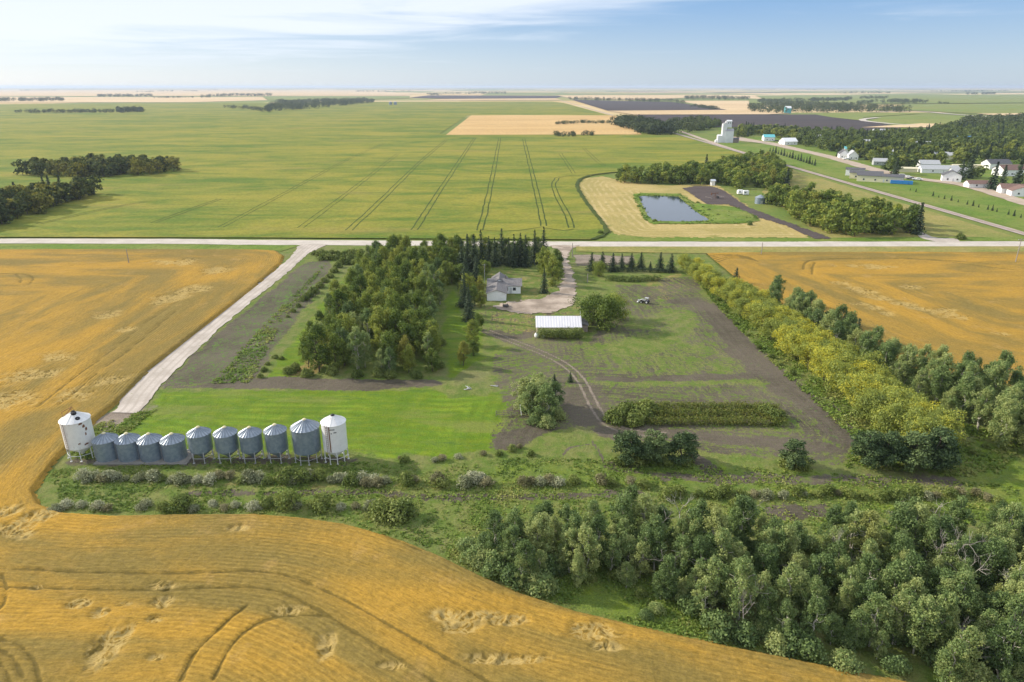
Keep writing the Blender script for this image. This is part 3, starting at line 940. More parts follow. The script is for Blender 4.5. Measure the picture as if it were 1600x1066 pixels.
P_WLX = P_WL.copy()
yard = grid_sheet('farmyard', np.array(YARD, float), 1, 0.004, M['yard'], [(-150, 175, 50, 84, 0.5), (-150, 175, 84, 160, 0.4), (-150, 175, 160, 291, 0.6)], yard_attr, yard_h)

# ---- roads
ribbon('road', [(-900, 303)] + [G(*p) for p in [(0, 377), (400, 379), (800, 381.3), (1200, 382), (1600, 381.5)]] + [(900, 297)], 10.2, 0.10, M['gravel'], 3.0, 0.6, 3, crown=0.12)
lane_mid = [G(*p) for p in [(492, 381), (476, 392), (440, 424), (345, 498), (290, 545), (250, 582), (220, 615), (206, 637), (196, 646)]]
ribbon('lane', lane_mid, [13, 6.0, 5.6, 5.6, 5.8, 6.4, 7.0, 7.0, 5.5], 0.16, M['lane'], 1.0, 0.8, 6)
grid_sheet('driveway', S([(858, 384), (905, 384), (890, 392), (887, 405), (895, 428), (902, 455), (893, 479), (860, 490), (830, 492), (795, 488), (768, 480), (795, 472), (845, 468), (872, 455), (882, 430), (878, 404), (872, 393)]),
           0.5, 0.20, M['drive'], ragged=1.5, seed=12)
ribbon('railway', [(240, 150)] + [(240, y) for y in (260, 400, 700, 1100, 1800, 4500)], 5.2, 0.35, M['ballast'], 8.0, 0.3, 4)
rails = MB()
for s in (-0.75, 0.75):
    rails.box(240 + s - 0.08, 240 + s + 0.08, 150, 2500, 0.34, 0.52)
tag(rails.build('railway_rails', plain('rail_steel', (0.2, 0.15, 0.12), 0.5, 0.5)), kind='structure')
ribbon('service_track', [G(*p) for p in [(1062, 205), (1110, 222), (1165, 240), (1200, 244), (1215, 250)]], 7, 0.30, M['street'], 8, 1.0, 7)
ribbon('street', [G(*p) for p in [(1140, 214), (1170, 220), (1200, 224), (1250, 235), (1301, 247), (1402, 274.5), (1504, 289), (1600, 317), (1700, 345)]], [26, 24, 16, 14, 13, 14, 14, 12, 12], 0.28, M['street'], 6, 1.2, 8)
ribbon('country_road', [G(*p) for p in [(1355, 176), (1430, 174.5), (1500, 180), (1600, 186), (1760, 195)]], 16, 1.0, M['gravel'], 20, 2, 9)
ribbon('country_road', [G(*p) for p in [(1372, 184.5), (1350, 187), (1352, 190), (1400, 195), (1430, 196)]], 14, 1.2, M['gravel'], 20, 2, 10)
ribbon('approach', [G(*p) for p in [(1432, 362), (1450, 372), (1472, 376), (1500, 378)]], [4, 5, 9, 13], 0.19, M['lane'], 1.5, 0.5, 13)

# ---- fields across the road
P_GREEN = np.vstack([[(-1500, 307), (-230, 309)], GP([(400, 373), (800, 375.5), (925, 376)]), GP([(946, 366), (943, 352), (925, 330), (905, 300), (902, 288), (912, 278), (940, 272), (990, 268), (1060, 262), (1160, 250), (1180, 246)]),
                     [(234, 700), (234, 1045), (95, 1045), (-105, 1030), (-105, 1690), (232, 1690), (215, 3000), (180, 3300)], [(-600, 3250), (-1000, 3000), (-1900, 2850), (-2600, 1900)]])
GREEN_TOP = 0.55


def rowc_attr(X, Y, sd):
    return {'rowc': -sd}


poly_sheet('crop_field', P_GREEN, GREEN_TOP, M['green_crop'])
edge_pts = GP([(925, 376), (946, 366), (943, 352), (925, 330), (905, 300), (902, 288), (912, 278), (940, 272), (990, 268)])
M['track_dark'] = crop_mat('trampled_crop', (0.050, 0.075, 0.016), (0.075, 0.095, 0.02), (0.04, 0.06, 0.012), 0.05, (1, 1, 1), 0.9)
ribbon('crop_edge', list(edge_pts), 2.4, GREEN_TOP + 0.02, M['track_dark'], 2, 1.0, 15)
tl = 0
for ln in ([(545, 362), (600, 310), (660, 251), (697, 220)], [(648, 361), (690, 295), (742, 216)], [(750, 362), (758, 330), (768, 285), (781, 216)], [(850, 355), (838, 300), (818, 217)],
           [(470, 358), (560, 290), (622, 241)], [(345, 357), (440, 306), (540, 252), (600, 225)], [(893, 358), (888, 340), (874, 315), (865, 292), (869, 283), (882, 277), (960, 272)], [(875, 240), (890, 262), (896, 272)],
           [(912, 232), (930, 250), (946, 262)], [(60, 352), (120, 338), (180, 325), (235, 315)], [(240, 350), (290, 332), (350, 310)]):
    L = smooth_line(GP(ln), 6.0)
    t = np.gradient(L, axis=0)
    t /= np.linalg.norm(t, axis=1)[:, None]
    nr = np.stack([-t[:, 1], t[:, 0]], 1)
    wd = 0.75 if tl < 4 or tl == 6 else 0.5
    for s in (-1.45, 1.45):
        q = L + nr * s
        q = q + nr * ((fbm(np.arange(len(q)) * 0.4, np.zeros(len(q)), tl + int(s), 2) - 0.5) * 0.8)[:, None]
        ribbon('wheel_track', list(q[::2]), wd, GREEN_TOP + 0.03 + 0.004 * tl, M['track_dark'], 4.0, 0.30, tl + 20, nw=2)
    tl += 1
ribbon('wheel_track', [G(*p) for p in [(753, 361), (775, 363), (810, 362), (850, 356)]], 0.7, GREEN_TOP + 0.09, M['track_dark'], 4, 0.3, 50, nw=2)
ribbon('wheel_track', [G(*p) for p in [(848, 358), (880, 362), (896, 360)]], 0.9, GREEN_TOP + 0.095, M['track_dark'], 4, 0.3, 51, nw=2)

# cut hay round the pond, garden soil, pond, and grass verges
P_HAY = GP([(903, 289), (913, 279), (940, 276), (985, 285), (1040, 290), (1100, 288), (1120, 289), (1180, 330), (1240, 352), (1268, 372), (1000, 371), (960, 366), (940, 352), (925, 330)])
grid_sheet('hay_field', P_HAY, 1.2, 0.12, M['stubble'], attr_fn=lambda X, Y, sd: {'rowc': -sd}, ragged=2.0)
P_SOIL = GP([(1066, 295), (1085, 291.5), (1113, 292), (1130, 298), (1150, 312), (1168, 324), (1210, 340), (1245, 353), (1300, 374), (1272, 374), (1225, 352), (1190, 342), (1170, 336), (1150, 325), (1138, 320), (1105, 320)])
grid_sheet('garden_plot', P_SOIL, 1.0, 0.30, M['dark_soil'], ragged=1.2)
P_POND = GP([(997, 307.8), (1008, 306.5), (1060, 308), (1072, 318), (1085, 329), (1108, 344), (1100, 346.5), (1060, 346.8), (1022, 346), (1012, 338)])
P_RING = GP([(989, 304), (1005, 302.5), (1064, 304), (1085, 318), (1110, 321), (1150, 325), (1182, 338), (1186, 346), (1160, 350), (1020, 351), (1006, 343), (996, 322)])


def ring_h(X, Y, sd, at):
    dp = sdist(P_POND, X, Y)
    return np.where(dp < 2.5, 0.0, 0.55 * sstep(2.5, 6, dp)) * sstep(0, 3, -sd) + (fbm(X * 0.4, Y * 0.4, 31, 3) - 0.4) * 0.5 * sstep(0.5, 3, dp) * sstep(0, 2, -sd)


grid_sheet('pond_bank', P_RING, 1.0, 0.30, M['town_grass'], hfn=ring_h, ragged=1.0, holes=[P_POND])
poly_sheet('pond', P_POND, 0.24, M['water'])
poly_sheet('hayland', np.vstack([GP([(1190, 300), (1232, 262), (1246, 268)]), [(232, 500), (232, 311), (210, 309)], GP([(1440, 372), (1290, 374)])]), 0.06, M['dry_grass'])
poly_sheet('town_green', np.vstack([[(246, 312), (246, 1000)], GP([(1130, 222), (1200, 224), (1301, 249), (1402, 277), (1504, 293), (1600, 322), (1700, 350)])]), 0.14, M['town_grass'])
poly_sheet('town_ground', GP([(1130, 219), (1200, 222), (1301, 247), (1402, 274), (1504, 289), (1600, 317), (1800, 360), (1800, 205), (1600, 197), (1400, 197), (1240, 194), (1120, 197)]), 0.10, M['town_grass'])
poly_sheet('grass_verge', np.vstack([[(-600, 296.5), (-230, 295.8)], GP([(400, 383.5), (470, 384)]), GP([(440, 393), (405, 392), (0, 391)]), [(-600, 287)]]), 0.22, M['town_grass'])
poly_sheet('grass_verge', np.vstack([GP([(900, 386), (1200, 386.2), (1600, 385.6)]), [(500, 290), (500, 270)], GP([(1600, 395.8), (1200, 396.3), (1110, 397), (900, 394)])]), 0.22, M['dry_grass'])
poly_sheet('grass_verge', GP([(925, 376.3), (950, 365), (1000, 370), (1268, 372), (1420, 371), (1600, 370), (1600, 377), (1200, 378), (925, 377.3)]), 0.09, M['town_grass'])

# far fields (picture outlines laid on the plain)
FAR = [('tan_field', [(697, 211.5), (736, 181), (800, 180.3), (962, 181), (985, 197), (1003, 211)], 0.7),
       ('plowed_field', [(892, 156), (960, 158), (1050, 160), (1110, 168), (1135, 172.3), (1000, 173.5), (950, 173.8)], 1.5),
       ('grain_field', [(950, 174), (1135, 172.6), (1200, 174), (1235, 178), (1200, 179.5), (990, 180)], 1.4),
       ('grain_field', [(1060, 158), (1170, 158), (1172, 175), (1130, 172), (1100, 166)], 1.3),
       ('plowed_field', [(992, 180.3), (1200, 179.6), (1280, 179.5), (1330, 187), (1410, 198), (1400, 206), (1120, 199), (1040, 193)], 0.8),
       ('grain_field', [(-500, 152), (410, 152), (418, 157), (300, 160.3), (-500, 161)], 1.2),
       ('grain_field', [(-700, 141), (560, 141), (640, 146), (640, 150), (-700, 151.5)], 1.8),
       ('plowed_field', [(640, 153), (670, 149.5), (880, 150.3), (868, 154), (700, 155)], 1.8),
       ('grain_field', [(660, 157.5), (690, 155.3), (868, 154.3), (878, 157)], 1.9),
       ('grass_field', [(410, 150.8), (640, 150.8), (640, 154), (500, 158), (420, 157)], 1.9),
       ('grain_field', [(870, 149.5), (1070, 149.5), (1078, 153), (1000, 157), (890, 154)], 2.0),
       ('grass_field', [(1270, 179), (1340, 176), (1440, 178), (1350, 184), (1345, 189), (1300, 184)], 0.9),
       ('grass_field', [(1360, 191), (1375, 184), (1500, 181), (1590, 188), (1480, 196), (1400, 197)], 0.9),
       ('grass_field', [(1360, 173), (1420, 163), (1800, 161), (1800, 179), (1520, 178), (1430, 173.5)], 1.1),
       ('grain_field', [(1525, 178.5), (1620, 177.5), (1800, 182), (1800, 190), (1600, 185)], 1.3),
       ('grain_field', [(1345, 200), (1440, 193.5), (1500, 195), (1480, 200)], 1.0),
       ('grass_field', [(1180, 150), (1800, 147), (1800, 160), (1380, 163), (1200, 158)], 2.2)]
FM = {'tan_field': 'tan_field', 'plowed_field': 'plowed', 'grain_field': 'pale_field', 'grass_field': 'far_green'}
for k, (nm, pts, z) in enumerate(FAR):
    poly_sheet(nm, GP(pts), z, M[FM[nm]])


# ------------------------------------------------------------------ plants
def leaf_quads(P, Nn, size, r, aspect=0.75):
    """a four-cornered leaf clump at every point, facing roughly along its normal"""
    n = len(P)
    a = r.normal(size=(n, 3))
    u = np.cross(Nn, a)
    u /= np.linalg.norm(u, axis=1)[:, None] + 1e-9
    w = np.cross(Nn, u)
    s = (size * r.uniform(0.65, 1.35, n))[:, None] if np.ndim(size) == 0 else (size * r.uniform(0.7, 1.3, n))[:, None]
    j = lambda: r.uniform(0.6, 1.15, n)[:, None]
    c = [P + u * s * 0.5 * j(), P + w * s * 0.5 * aspect * j(), P - u * s * 0.5 * j(), P - w * s * 0.5 * aspect * j()]
    c[0] = c[0] + Nn * s * r.uniform(-0.2, 0.2, n)[:, None]
    V = np.stack(c, 1).reshape(-1, 3)
    return V, np.arange(n * 4).reshape(n, 4)


def blob_leaves(blobs, n, size, r, shell=0.55, wild=0.75, up=0.15, tintvar=0.5, loose=0.0):
    """leaf clumps over the outer part of many round masses; returns V, Q, tint (per face)"""
    B = np.array(blobs, float)                       # x, y, z, rx, rz
    wgt = B[:, 3] * (B[:, 3] + B[:, 4])
    k = r.choice(len(B), n, p=wgt / wgt.sum())
    d = r.normal(size=(n, 3))
    d[:, 2] += up
    d /= np.linalg.norm(d, axis=1)[:, None]
    rad = (shell + (1 - shell) * np.sqrt(r.uniform(0, 1, n))) * r.uniform(0.85, 1.25, n)
    if loose:
        rad = np.where(r.uniform(0, 1, n) < loose, rad * r.uniform(1.1, 1.9, n), rad)
    P = B[k, :3] + d * np.stack([B[k, 3], B[k, 3], B[k, 4]], 1) * rad[:, None]
    N_ = d + wild * r.normal(size=(n, 3)) * 0.75 + np.array([0, 0, 0.15])
    N_ /= np.linalg.norm(N_, axis=1)[:, None]
    V, Q = leaf_quads(P, N_, size, r)
    bt = r.uniform(0, 1, len(B))
    tint = np.clip(0.5 + (bt[k] - 0.5) * tintvar * 1.4 + r.normal(size=n) * 0.21, 0, 1)
    return V, Q, tint


def limb(mb, p0, p1, r0, r1, r, n=5, seg=4, wob=0.12, mi=0):
    p0, p1 = np.array(p0, float), np.array(p1, float)
    L = np.linalg.norm(p1 - p0)
    pts, rad = [], []
    for i in range(seg + 1):
        t = i / seg
        o = r.normal(size=3) * wob * L * 0.25 * math.sin(math.pi * t)
        pts.append(p0 + (p1 - p0) * t + o)
        rad.append(r0 + (r1 - r0) * t)
    mb.tube(pts, rad, n, mi)
    return pts


def deciduous(seed, h, w, base, nb, leaves, size, leafmat, barkmat, limbs=7, blob=1.0, bare=0.12, flat=0.85, trunks=1):
    """a tapering trunk with limbs and a crown of uneven leaf masses; returns (crown mesh, trunk mesh)"""
    r = np.random.default_rng(seed)
    mb, blobs = MB(), []
    for tk in range(trunks):
        ox, oy = (r.uniform(-0.15, 0.15, 2) * w if trunks > 1 else (0, 0))
        lean = r.uniform(-0.05, 0.05, 2) * h
        top = (ox + lean[0], oy + lean[1], h * 0.93)
        rad = 0.014 * h + 0.03
        pts = limb(mb, (ox * 0.4, oy * 0.4, -0.3), top, rad, 0.03, r, 6, 7, 0.10)
        for k in range(limbs):
            t = base + (0.93 - base) * (k + r.uniform(0.1, 0.9)) / limbs
            i = min(int(t * 7), 6)
            p = pts[i] + (pts[i + 1] - pts[i]) * (t * 7 - i)
            a = r.uniform(0, 2 * math.pi)
            rel = (t - base) / (1 - base)
            reach = w * 0.5 * (math.sin(math.pi * min(1, 0.18 + rel * 0.86)) ** 0.7) * r.uniform(0.55, 1.0)
            e = p + np.array([math.cos(a) * reach, math.sin(a) * reach, reach * r.uniform(0.3, 0.9)])
            e[2] = min(e[2], h * 0.97)
            limb(mb, p, e, rad * 0.45, 0.015, r, 4, 3, 0.25)
            if r.uniform() > bare:
                s = blob * r.uniform(0.65, 1.2)
                blobs.append((*e, s, s * flat))
                m = p + (e - p) * r.uniform(0.45, 0.7)
                blobs.append((m[0], m[1], m[2] + 0.2, s * 0.8, s * 0.7))
        blobs.append((top[0], top[1], h - blob * 0.6, blob * 0.75, blob * 0.8))
    while len(blobs) < nb:
        rel = r.uniform(0.0, 1.0)
        a = r.uniform(0, 2 * math.pi)
        R = w * 0.5 * (math.sin(math.pi * min(1, 0.16 + rel * 0.80)) ** 0.7) * math.sqrt(r.uniform(0.1, 1.0)) * r.uniform(0.7, 1.1)
        s = blob * r.uniform(0.45, 1.15)
        blobs.append((math.cos(a) * R, math.sin(a) * R, h * (base + (0.97 - base) * rel) - s * 0.2, s, s * flat))
    V, Q, ti = blob_leaves(blobs, leaves, size, r, 0.5, 0.85, 0.15, 0.5, 0.28 if size < 0.52 and leafmat is not M['willow_leaf'] else 0.0)
    V[:, 2] = np.maximum(V[:, 2], 0.05)
    return fast_mesh('crown', V, Q, leafmat, {'tint': ti}), mb.mesh('trunk', [barkmat], True)


def conifer(seed, h, w, leafmat, whorls=18, size=0.5, base=0.04, dens=1.0, droop=0.25):
    r = np.random.default_rng(seed)
    mb = MB()
    mb.tube([(0, 0, -0.3), (0, 0, h * 0.5), (0, 0, h * 0.985)], [0.016 * h, 0.009 * h, 0.01], 6)
    P, N_ = [], []
    for k in range(whorls):
        t = k / (whorls - 1)
        z = h * (base + (0.97 - base) * t)
        R = w * 0.5 * (1 - t) ** 0.85 * r.uniform(0.8, 1.1) + 0.12
        nb = max(4, int((6 + 9 * (1 - t)) * dens))
        a0 = r.uniform(0, 6.28)
        for b in range(nb):
            a = a0 + 2 * math.pi * b / nb + r.uniform(-0.25, 0.25)
            Rb = R * r.uniform(0.7, 1.12)
            m = max(2, int(Rb / (size * 0.42)))
            for i in range(m):
                f = (i + 0.6) / m
                d = Rb * f
                P.append((math.cos(a) * d + r.normal() * 0.08, math.sin(a) * d + r.normal() * 0.08, z - droop * d * f + r.normal() * 0.08 + 0.18 * h / whorls * r.uniform(-1, 1)))
                N_.append((math.cos(a) * 0.55 + r.normal() * 0.35, math.sin(a) * 0.55 + r.normal() * 0.35, 0.75))
    P, N_ = np.array(P), np.array(N_)
    N_ /= np.linalg.norm(N_, axis=1)[:, None]
    V, Q = leaf_quads(P, N_, size, r, 0.6)
    ti = np.clip(0.45 + r.normal(size=len(Q)) * 0.22, 0, 1)
    return fast_mesh('crown', V, Q, leafmat, {'tint': ti}), mb.mesh('trunk', [M['bark']], True)


def shrub_mesh(seed, w, h, leaves, size, mat, nb=14, blob=0.34, gap=0.0):
    r = np.random.default_rng(seed)
    blobs = []
    for k in range(nb):
        a, q = r.uniform(0, 6.28), math.sqrt(r.uniform(0, 1))
        s = blob * w * r.uniform(0.6, 1.15)
        z = h * (0.35 + 0.55 * (1 - q * q) * r.uniform(0.6, 1.0))
        blobs.append((math.cos(a) * q * w * 0.36, math.sin(a) * q * w * 0.36, z - s * 0.4, s * 0.75, min(s * 0.75, z)))
    V, Q, ti = blob_leaves(blobs, leaves, size, r, 0.5, 0.9, 0.3)
    V[:, 2] = np.maximum(V[:, 2], 0.02)
    return fast_mesh('foliage', V, Q, mat, {'tint': ti})


def stems_mesh(seed, w, h, n=7, mat=None):
    r = np.random.default_rng(seed)
    mb = MB()
    for k in range(n):
        a = r.uniform(0, 6.28)
        limb(mb, (0.1 * math.cos(a), 0.1 * math.sin(a), -0.1), (0.36 * w * math.cos(a), 0.36 * w * math.sin(a), h * r.uniform(0.6, 0.9)), 0.05, 0.012, r, 4, 3)
    return mb.mesh('stems', [mat or M['bark']])


def bare_mesh(seed, h, mat):
    r = np.random.default_rng(seed)
    mb = MB()

    def grow(p, d, L, rad, lev):
        e = p + d * L
        pts = limb(mb, p, e, rad, rad * 0.55, r, 5, 3, 0.22)
        if lev == 0:
            return
        for k in range(3 if lev > 1 else 4):
            t = r.uniform(0.4, 1.0)
            q = p + (e - p) * t
            nd = d * 0.8 + r.normal(size=3) * 0.55 + np.array([0, 0, 0.2])
            grow(q, nd / np.linalg.norm(nd), L * r.uniform(0.45, 0.7), rad * 0.5, lev - 1)
    grow(np.array([0, 0, -0.3]), np.array([r.uniform(-.1, .1), r.uniform(-.1, .1), 1.0]), h * 0.55, 0.009 * h + 0.03, 3)
    return mb.mesh('branches', [mat], True)


def tree(name, pair, x, y, rz, sc, label, cat, group, leaf_part='crown', wood_part='trunk', z=0.0):
    o = empty(name, (x, y, z), rz, sc)
    tag(o, label, cat, group)
    obj(leaf_part, pair[0], o)
    obj(wood_part, pair[1], o)
    return o


def scatter(poly, spacing, seed, jitter=0.45, edge=0.0):
    """points roughly on a staggered grid inside a world polygon"""
    r = np.random.default_rng(seed)
    poly = np.asarray(poly)
    out = []
    y, row = poly[:, 1].min(), 0
    while y < poly[:, 1].max():
        x = poly[:, 0].min() + (spacing * 0.5 if row % 2 else 0)
        while x < poly[:, 0].max():
            px, py = x + r.uniform(-jitter, jitter) * spacing, y + r.uniform(-jitter, jitter) * spacing
            a = np.array([px]), np.array([py])
            if sdist(poly, *a)[0] < -edge:
                out.append((px, py))
            x += spacing
        y += spacing * 0.87
        row += 1
    return out


R = random.Random(5)
ASPEN = [deciduous(100 + i, R.uniform(9.5, 11.5), R.uniform(4.0, 5.2), R.uniform(0.10, 0.26), 70, 6200, 0.31, M['aspen_leaf'], M['pale_bark'], 12, 0.62, [0.12, 0.3, 0.1, 0.35, 0.15, 0.25, 0.1][i], 1.25, 1 + (i % 3 == 0)) for i in range(7)]
BROAD = [deciduous(200 + i, R.uniform(9.5, 12.0), R.uniform(5.4, 6.8), R.uniform(0.08, 0.2), 56, 4000, 0.46, M['broad_leaf'], M['bark'], 10, 0.9, 0.05, 1.1, 1 + (i % 2)) for i in range(7)]
WILLOW = [deciduous(300 + i, R.uniform(6.6, 7.8), R.uniform(7.5, 8.8), 0.08, 46, 6500, 0.34, M['willow_leaf'], M['bark'], 9, 1.35, 0.0, 0.9, 3) for i in range(5)]
GROVE = [deciduous(400 + i, R.uniform(9.0, 12.0), R.uniform(7.0, 9.0), 0.08, 24, 620, 1.25, M['broad_leaf'], M['bark'], 5, 1.8, 0.0, 0.85) for i in range(6)]
SPRUCE = [conifer(500 + i, R.uniform(13, 16), R.uniform(6.0, 7.2), M['spruce_leaf'], 26, 0.62, 0.03, 1.1) for i in range(4)]
YSPRUCE = [conifer(520 + i, 5.6, 4.5, M['spruce_leaf'], 15, 0.5, 0.02, 1.2, 0.15) for i in range(3)]


def pine_pair(seed, h=6.5, w=5.0, lean=0.0):
    """a scots pine: leaning trunk, tiered irregular tufts"""
    r = np.random.default_rng(seed)
    mb, blobs = MB(), []
    top = np.array([lean * h, 0, h * 0.92])
    pts = limb(mb, (0, 0, -0.3), top, 0.17, 0.04, r, 6, 6, 0.1)
    for k in range(34):
        t = r.uniform(0.06, 0.97)
        p = np.array([lean * h * t, 0, h * 0.92 * t])
        a = r.uniform(0, 6.28)
        reach = w * 0.5 * (1.1 - 0.75 * t) * r.uniform(0.6, 1.1)
        e = p + np.array([math.cos(a) * reach, math.sin(a) * reach, reach * 0.35])
        limb(mb, p, e, 0.06, 0.015, r, 4, 2)
        blobs.append((*e, r.uniform(0.6, 1.05), r.uniform(0.4, 0.7)))
        if reach > 1.2:
            q = p + (e - p) * 0.6
            blobs.append((q[0], q[1], q[2] + 0.15, r.uniform(0.5, 0.8), 0.4))
    blobs.append((top[0], top[1], h - 0.4, 0.6, 0.6))
    V, Q, ti = blob_leaves(blobs, 6000, 0.34, r, 0.4, 0.9, 0.3)
    V[:, 2] = np.maximum(V[:, 2], 0.05)
    return fast_mesh('crown', V, Q, M['pine_leaf'], {'tint': ti}), mb.mesh('trunk', [M['bark']], True)


PINE = [pine_pair(540 + i, 6.6, 5.2, [0.05, -0.12, 0.15, 0.0][i]) for i in range(4)]

# ---- the dense aspen wood at the front right
WOOD = GP([(738, 885), (800, 915), (860, 930), (930, 930), (1010, 932), (1070, 952), (1120, 988), (1200, 1008), (1290, 1030), (1380, 1052), (1480, 1085)]).tolist() + [(92, 50), (108, 60), (112, 88)] + \
    GP([(1600, 838), (1480, 845), (1390, 842), (1330, 850), (1280, 850), (1235, 862), (1190, 845), (1100, 828), (1040, 830), (960, 828), (880, 835), (800, 850)]).tolist()
WOOD = np.array(WOOD)
n_w = 0
for (x, y) in scatter(WOOD, 3.25, 31):
    v = R.randrange(len(ASPEN))
    e = abs(float(sdist(WOOD, np.array([x]), np.array([y]))[0]))
    front = y < 75 and x < 60
    if front and e < 3:
        lab = 'grey-green aspen at the edge of the dense front wood facing the ripe wheat'
    elif y > 86:
        lab = 'aspen with open crown along the back edge of the dense front wood'
    elif x < 25:
        lab = 'dark green aspen in the narrow end of the dense front wood nearest the bins'
    else:
        lab = 'grey-green aspen deep inside the dense wood in front of the farmyard'
    s = R.choice((R.uniform(0.55, 0.8), R.uniform(0.75, 1.0), R.uniform(0.85, 1.1))) * (0.70 if e < 2.5 else 0.80)
    tree('aspen_tree', ASPEN[v], x, y, R.uniform(0, 6.28), (s, s, s * R.uniform(0.92, 1.1)), lab, 'tree', 'aspens in the dense front wood')
    n_w += 1
WSHRUB = [(shrub_mesh(600 + i, R.uniform(3.2, 4.2), R.uniform(2.6, 3.6), 2300, 0.34, M['aspen_leaf'], 22, 0.36), stems_mesh(620 + i, 3.4, 3.0)) for i in range(4)]
for (x, y) in scatter(WOOD, 4.6, 37):
    s = R.uniform(0.7, 1.1)
    tree('willow_shrub', WSHRUB[R.randrange(4)], x, y, R.uniform(0, 6.28), s, 'leafy green undergrowth shrub between the aspens of the front wood', 'shrub', 'undergrowth shrubs in the front wood', 'foliage', 'stems')
for (px, py, s) in [(742, 878, 1.0), (772, 895, 1.1), (800, 912, 1.0), (835, 918, 0.9), (1062, 930, 0.8), (1085, 955, 1.0), (1120, 990, 1.1), (1165, 1000, 1.0), (1215, 1015, 0.9), (1260, 1025, 1.0), (1010, 965, 0.45), (1025, 958, 0.55), (955, 880, 0.8), (730, 862, 0.8), (760, 850, 0.7), (1320, 1045, 0.9)]:
    x, y = G(px, py)
    tree('willow_shrub', WSHRUB[R.randrange(4)], x, y, R.uniform(0, 6.28), s, 'rounded willow shrub on the grass margin between the front wood and the ripe wheat', 'shrub', 'shrubs along the front margin of the wood', 'foliage', 'stems')
DEAD = [bare_mesh(640 + i, 9.0, M['grey_wood'] if i % 2 else M['pale_bark']) for i in range(4)]
for k, (px, py, s, lab) in enumerate([(1057, 838, 0.95, 'white barked dead aspen at the back left of the front wood'), (1400, 838, 0.9, 'bare white trunked aspen at the back of the front wood, beside the plowed strip'), (1452, 842, 0.85, 'bare pale aspen standing second along the back of the front wood'),
                                      (1478, 915, 1.1, 'tall leaning dead white trunk in the middle of the front wood'), (1505, 940, 0.9, 'grey dead tree with bare branches deep in the right of the front wood'), (1440, 1005, 0.75, 'low grey dead tree with brown twigs near the front of the wood'),
                                      (1575, 965, 0.9, 'bare pale tree near the right end of the front wood'), (1170, 830, 0.7, 'grey twiggy dead tree at the back of the front wood'), (1520, 1045, 0.6, 'short bare grey tree at the front right corner of the wood'), (890, 872, 0.6, 'grey dead tree among the left end of the front wood')]):
    x, y = G(px, py)
    tag(obj('dead_tree', DEAD[k % 4], None, (x, y, 0), R.uniform(0, 6.28), s), lab, 'dead tree')

DL = ['slim dead white trunk with broken limbs among the green aspens of the front wood', 'grey dead twiggy aspen among the green crowns of the front wood']
for k, (x, y) in enumerate(scatter(WOOD, 9.5, 77, 0.45)):
    if k % 2 == 0 and x > 12:
        tag(obj('dead_tree', DEAD[(k * 3 + 1) % 4], None, (x, y, 0), k * 1.9, R.uniform(0.75, 1.0)), DL[k % 2], 'dead tree', 'dead trees in the front wood')
# ---- the aspens beyond the golden row
EAST = GP([(1196, 472), (1250, 495), (1290, 520), (1335, 550), (1400, 582), (1470, 600), (1560, 622), (1640, 650), (1690, 745), (1600, 722), (1540, 690), (1480, 655), (1425, 626), (1375, 600), (1320, 568), (1270, 535), (1215, 496)])
for (x, y) in scatter(EAST, 4.1, 41, 0.4):
    lab = 'dark poplar of the belt between the golden willow row and the right wheat field' if y > 170 else 'grey-green poplar with pale trunk in the belt behind the sloping grass beyond the pines'
    s = R.uniform(0.62, 1.05)
    tree('poplar_tree', ASPEN[R.randrange(7)], x, y, R.uniform(0, 6.28), (s, s, s), lab, 'tree', 'poplars along the right wheat field')
x, y = G(1333, 555)
tree('spruce_tree', SPRUCE[0], x, y, 0, (1.0, 1.0, 0.72), 'dark spruce standing at the end of the aspen clump beside the right wheat field', 'spruce', None)

# ---- the woodlot left of the house
LOT = GP([(455, 588), (472, 565), (490, 538), (510, 508), (530, 480), (552, 446), (575, 418), (605, 404), (718, 402), (722, 425), (705, 455), (692, 480), (682, 510), (680, 545), (688, 585), (640, 590), (560, 592)])
BSH = [(shrub_mesh(660 + i, 3.6, 3.0, 1500, 0.42, M['shrub_leaf'], 20, 0.36), stems_mesh(664 + i, 3.4, 2.6)) for i in range(3)]
for (x, y) in scatter(LOT, 4.9, 43, 0.4):
    e = abs(float(sdist(LOT, np.array([x]), np.array([y]))[0]))
    if y < 162:
        lab = 'broadleaf tree in the front row of the woodlot behind the soil strip'
    elif y > 245:
        lab = 'olive broadleaf tree at the road end of the woodlot'
    else:
        lab = 'green broadleaf tree in the middle of the woodlot left of the house'
    s = R.uniform(0.70, 1.05) * (0.78 if e < 3 else 0.88)
    tree('broadleaf_tree', BROAD[R.randrange(7)] if R.random() < 0.75 else ASPEN[R.randrange(7)], x, y, R.uniform(0, 6.28), (s, s, s * R.uniform(0.95, 1.15)), lab, 'tree', 'trees of the woodlot')
for k, (px, py) in enumerate([(520, 585), (560, 590), (610, 590), (650, 590), (480, 588), (685, 575), (462, 580), (690, 540), (530, 560), (590, 588)]):
    x, y = G(px, py)
    tree('leafy_shrub', BSH[k % 3], x, y, k, 0.8, 'green shrub at the foot of the woodlot front row', 'shrub', 'shrubs at the foot of the woodlot', 'foliage', 'stems')
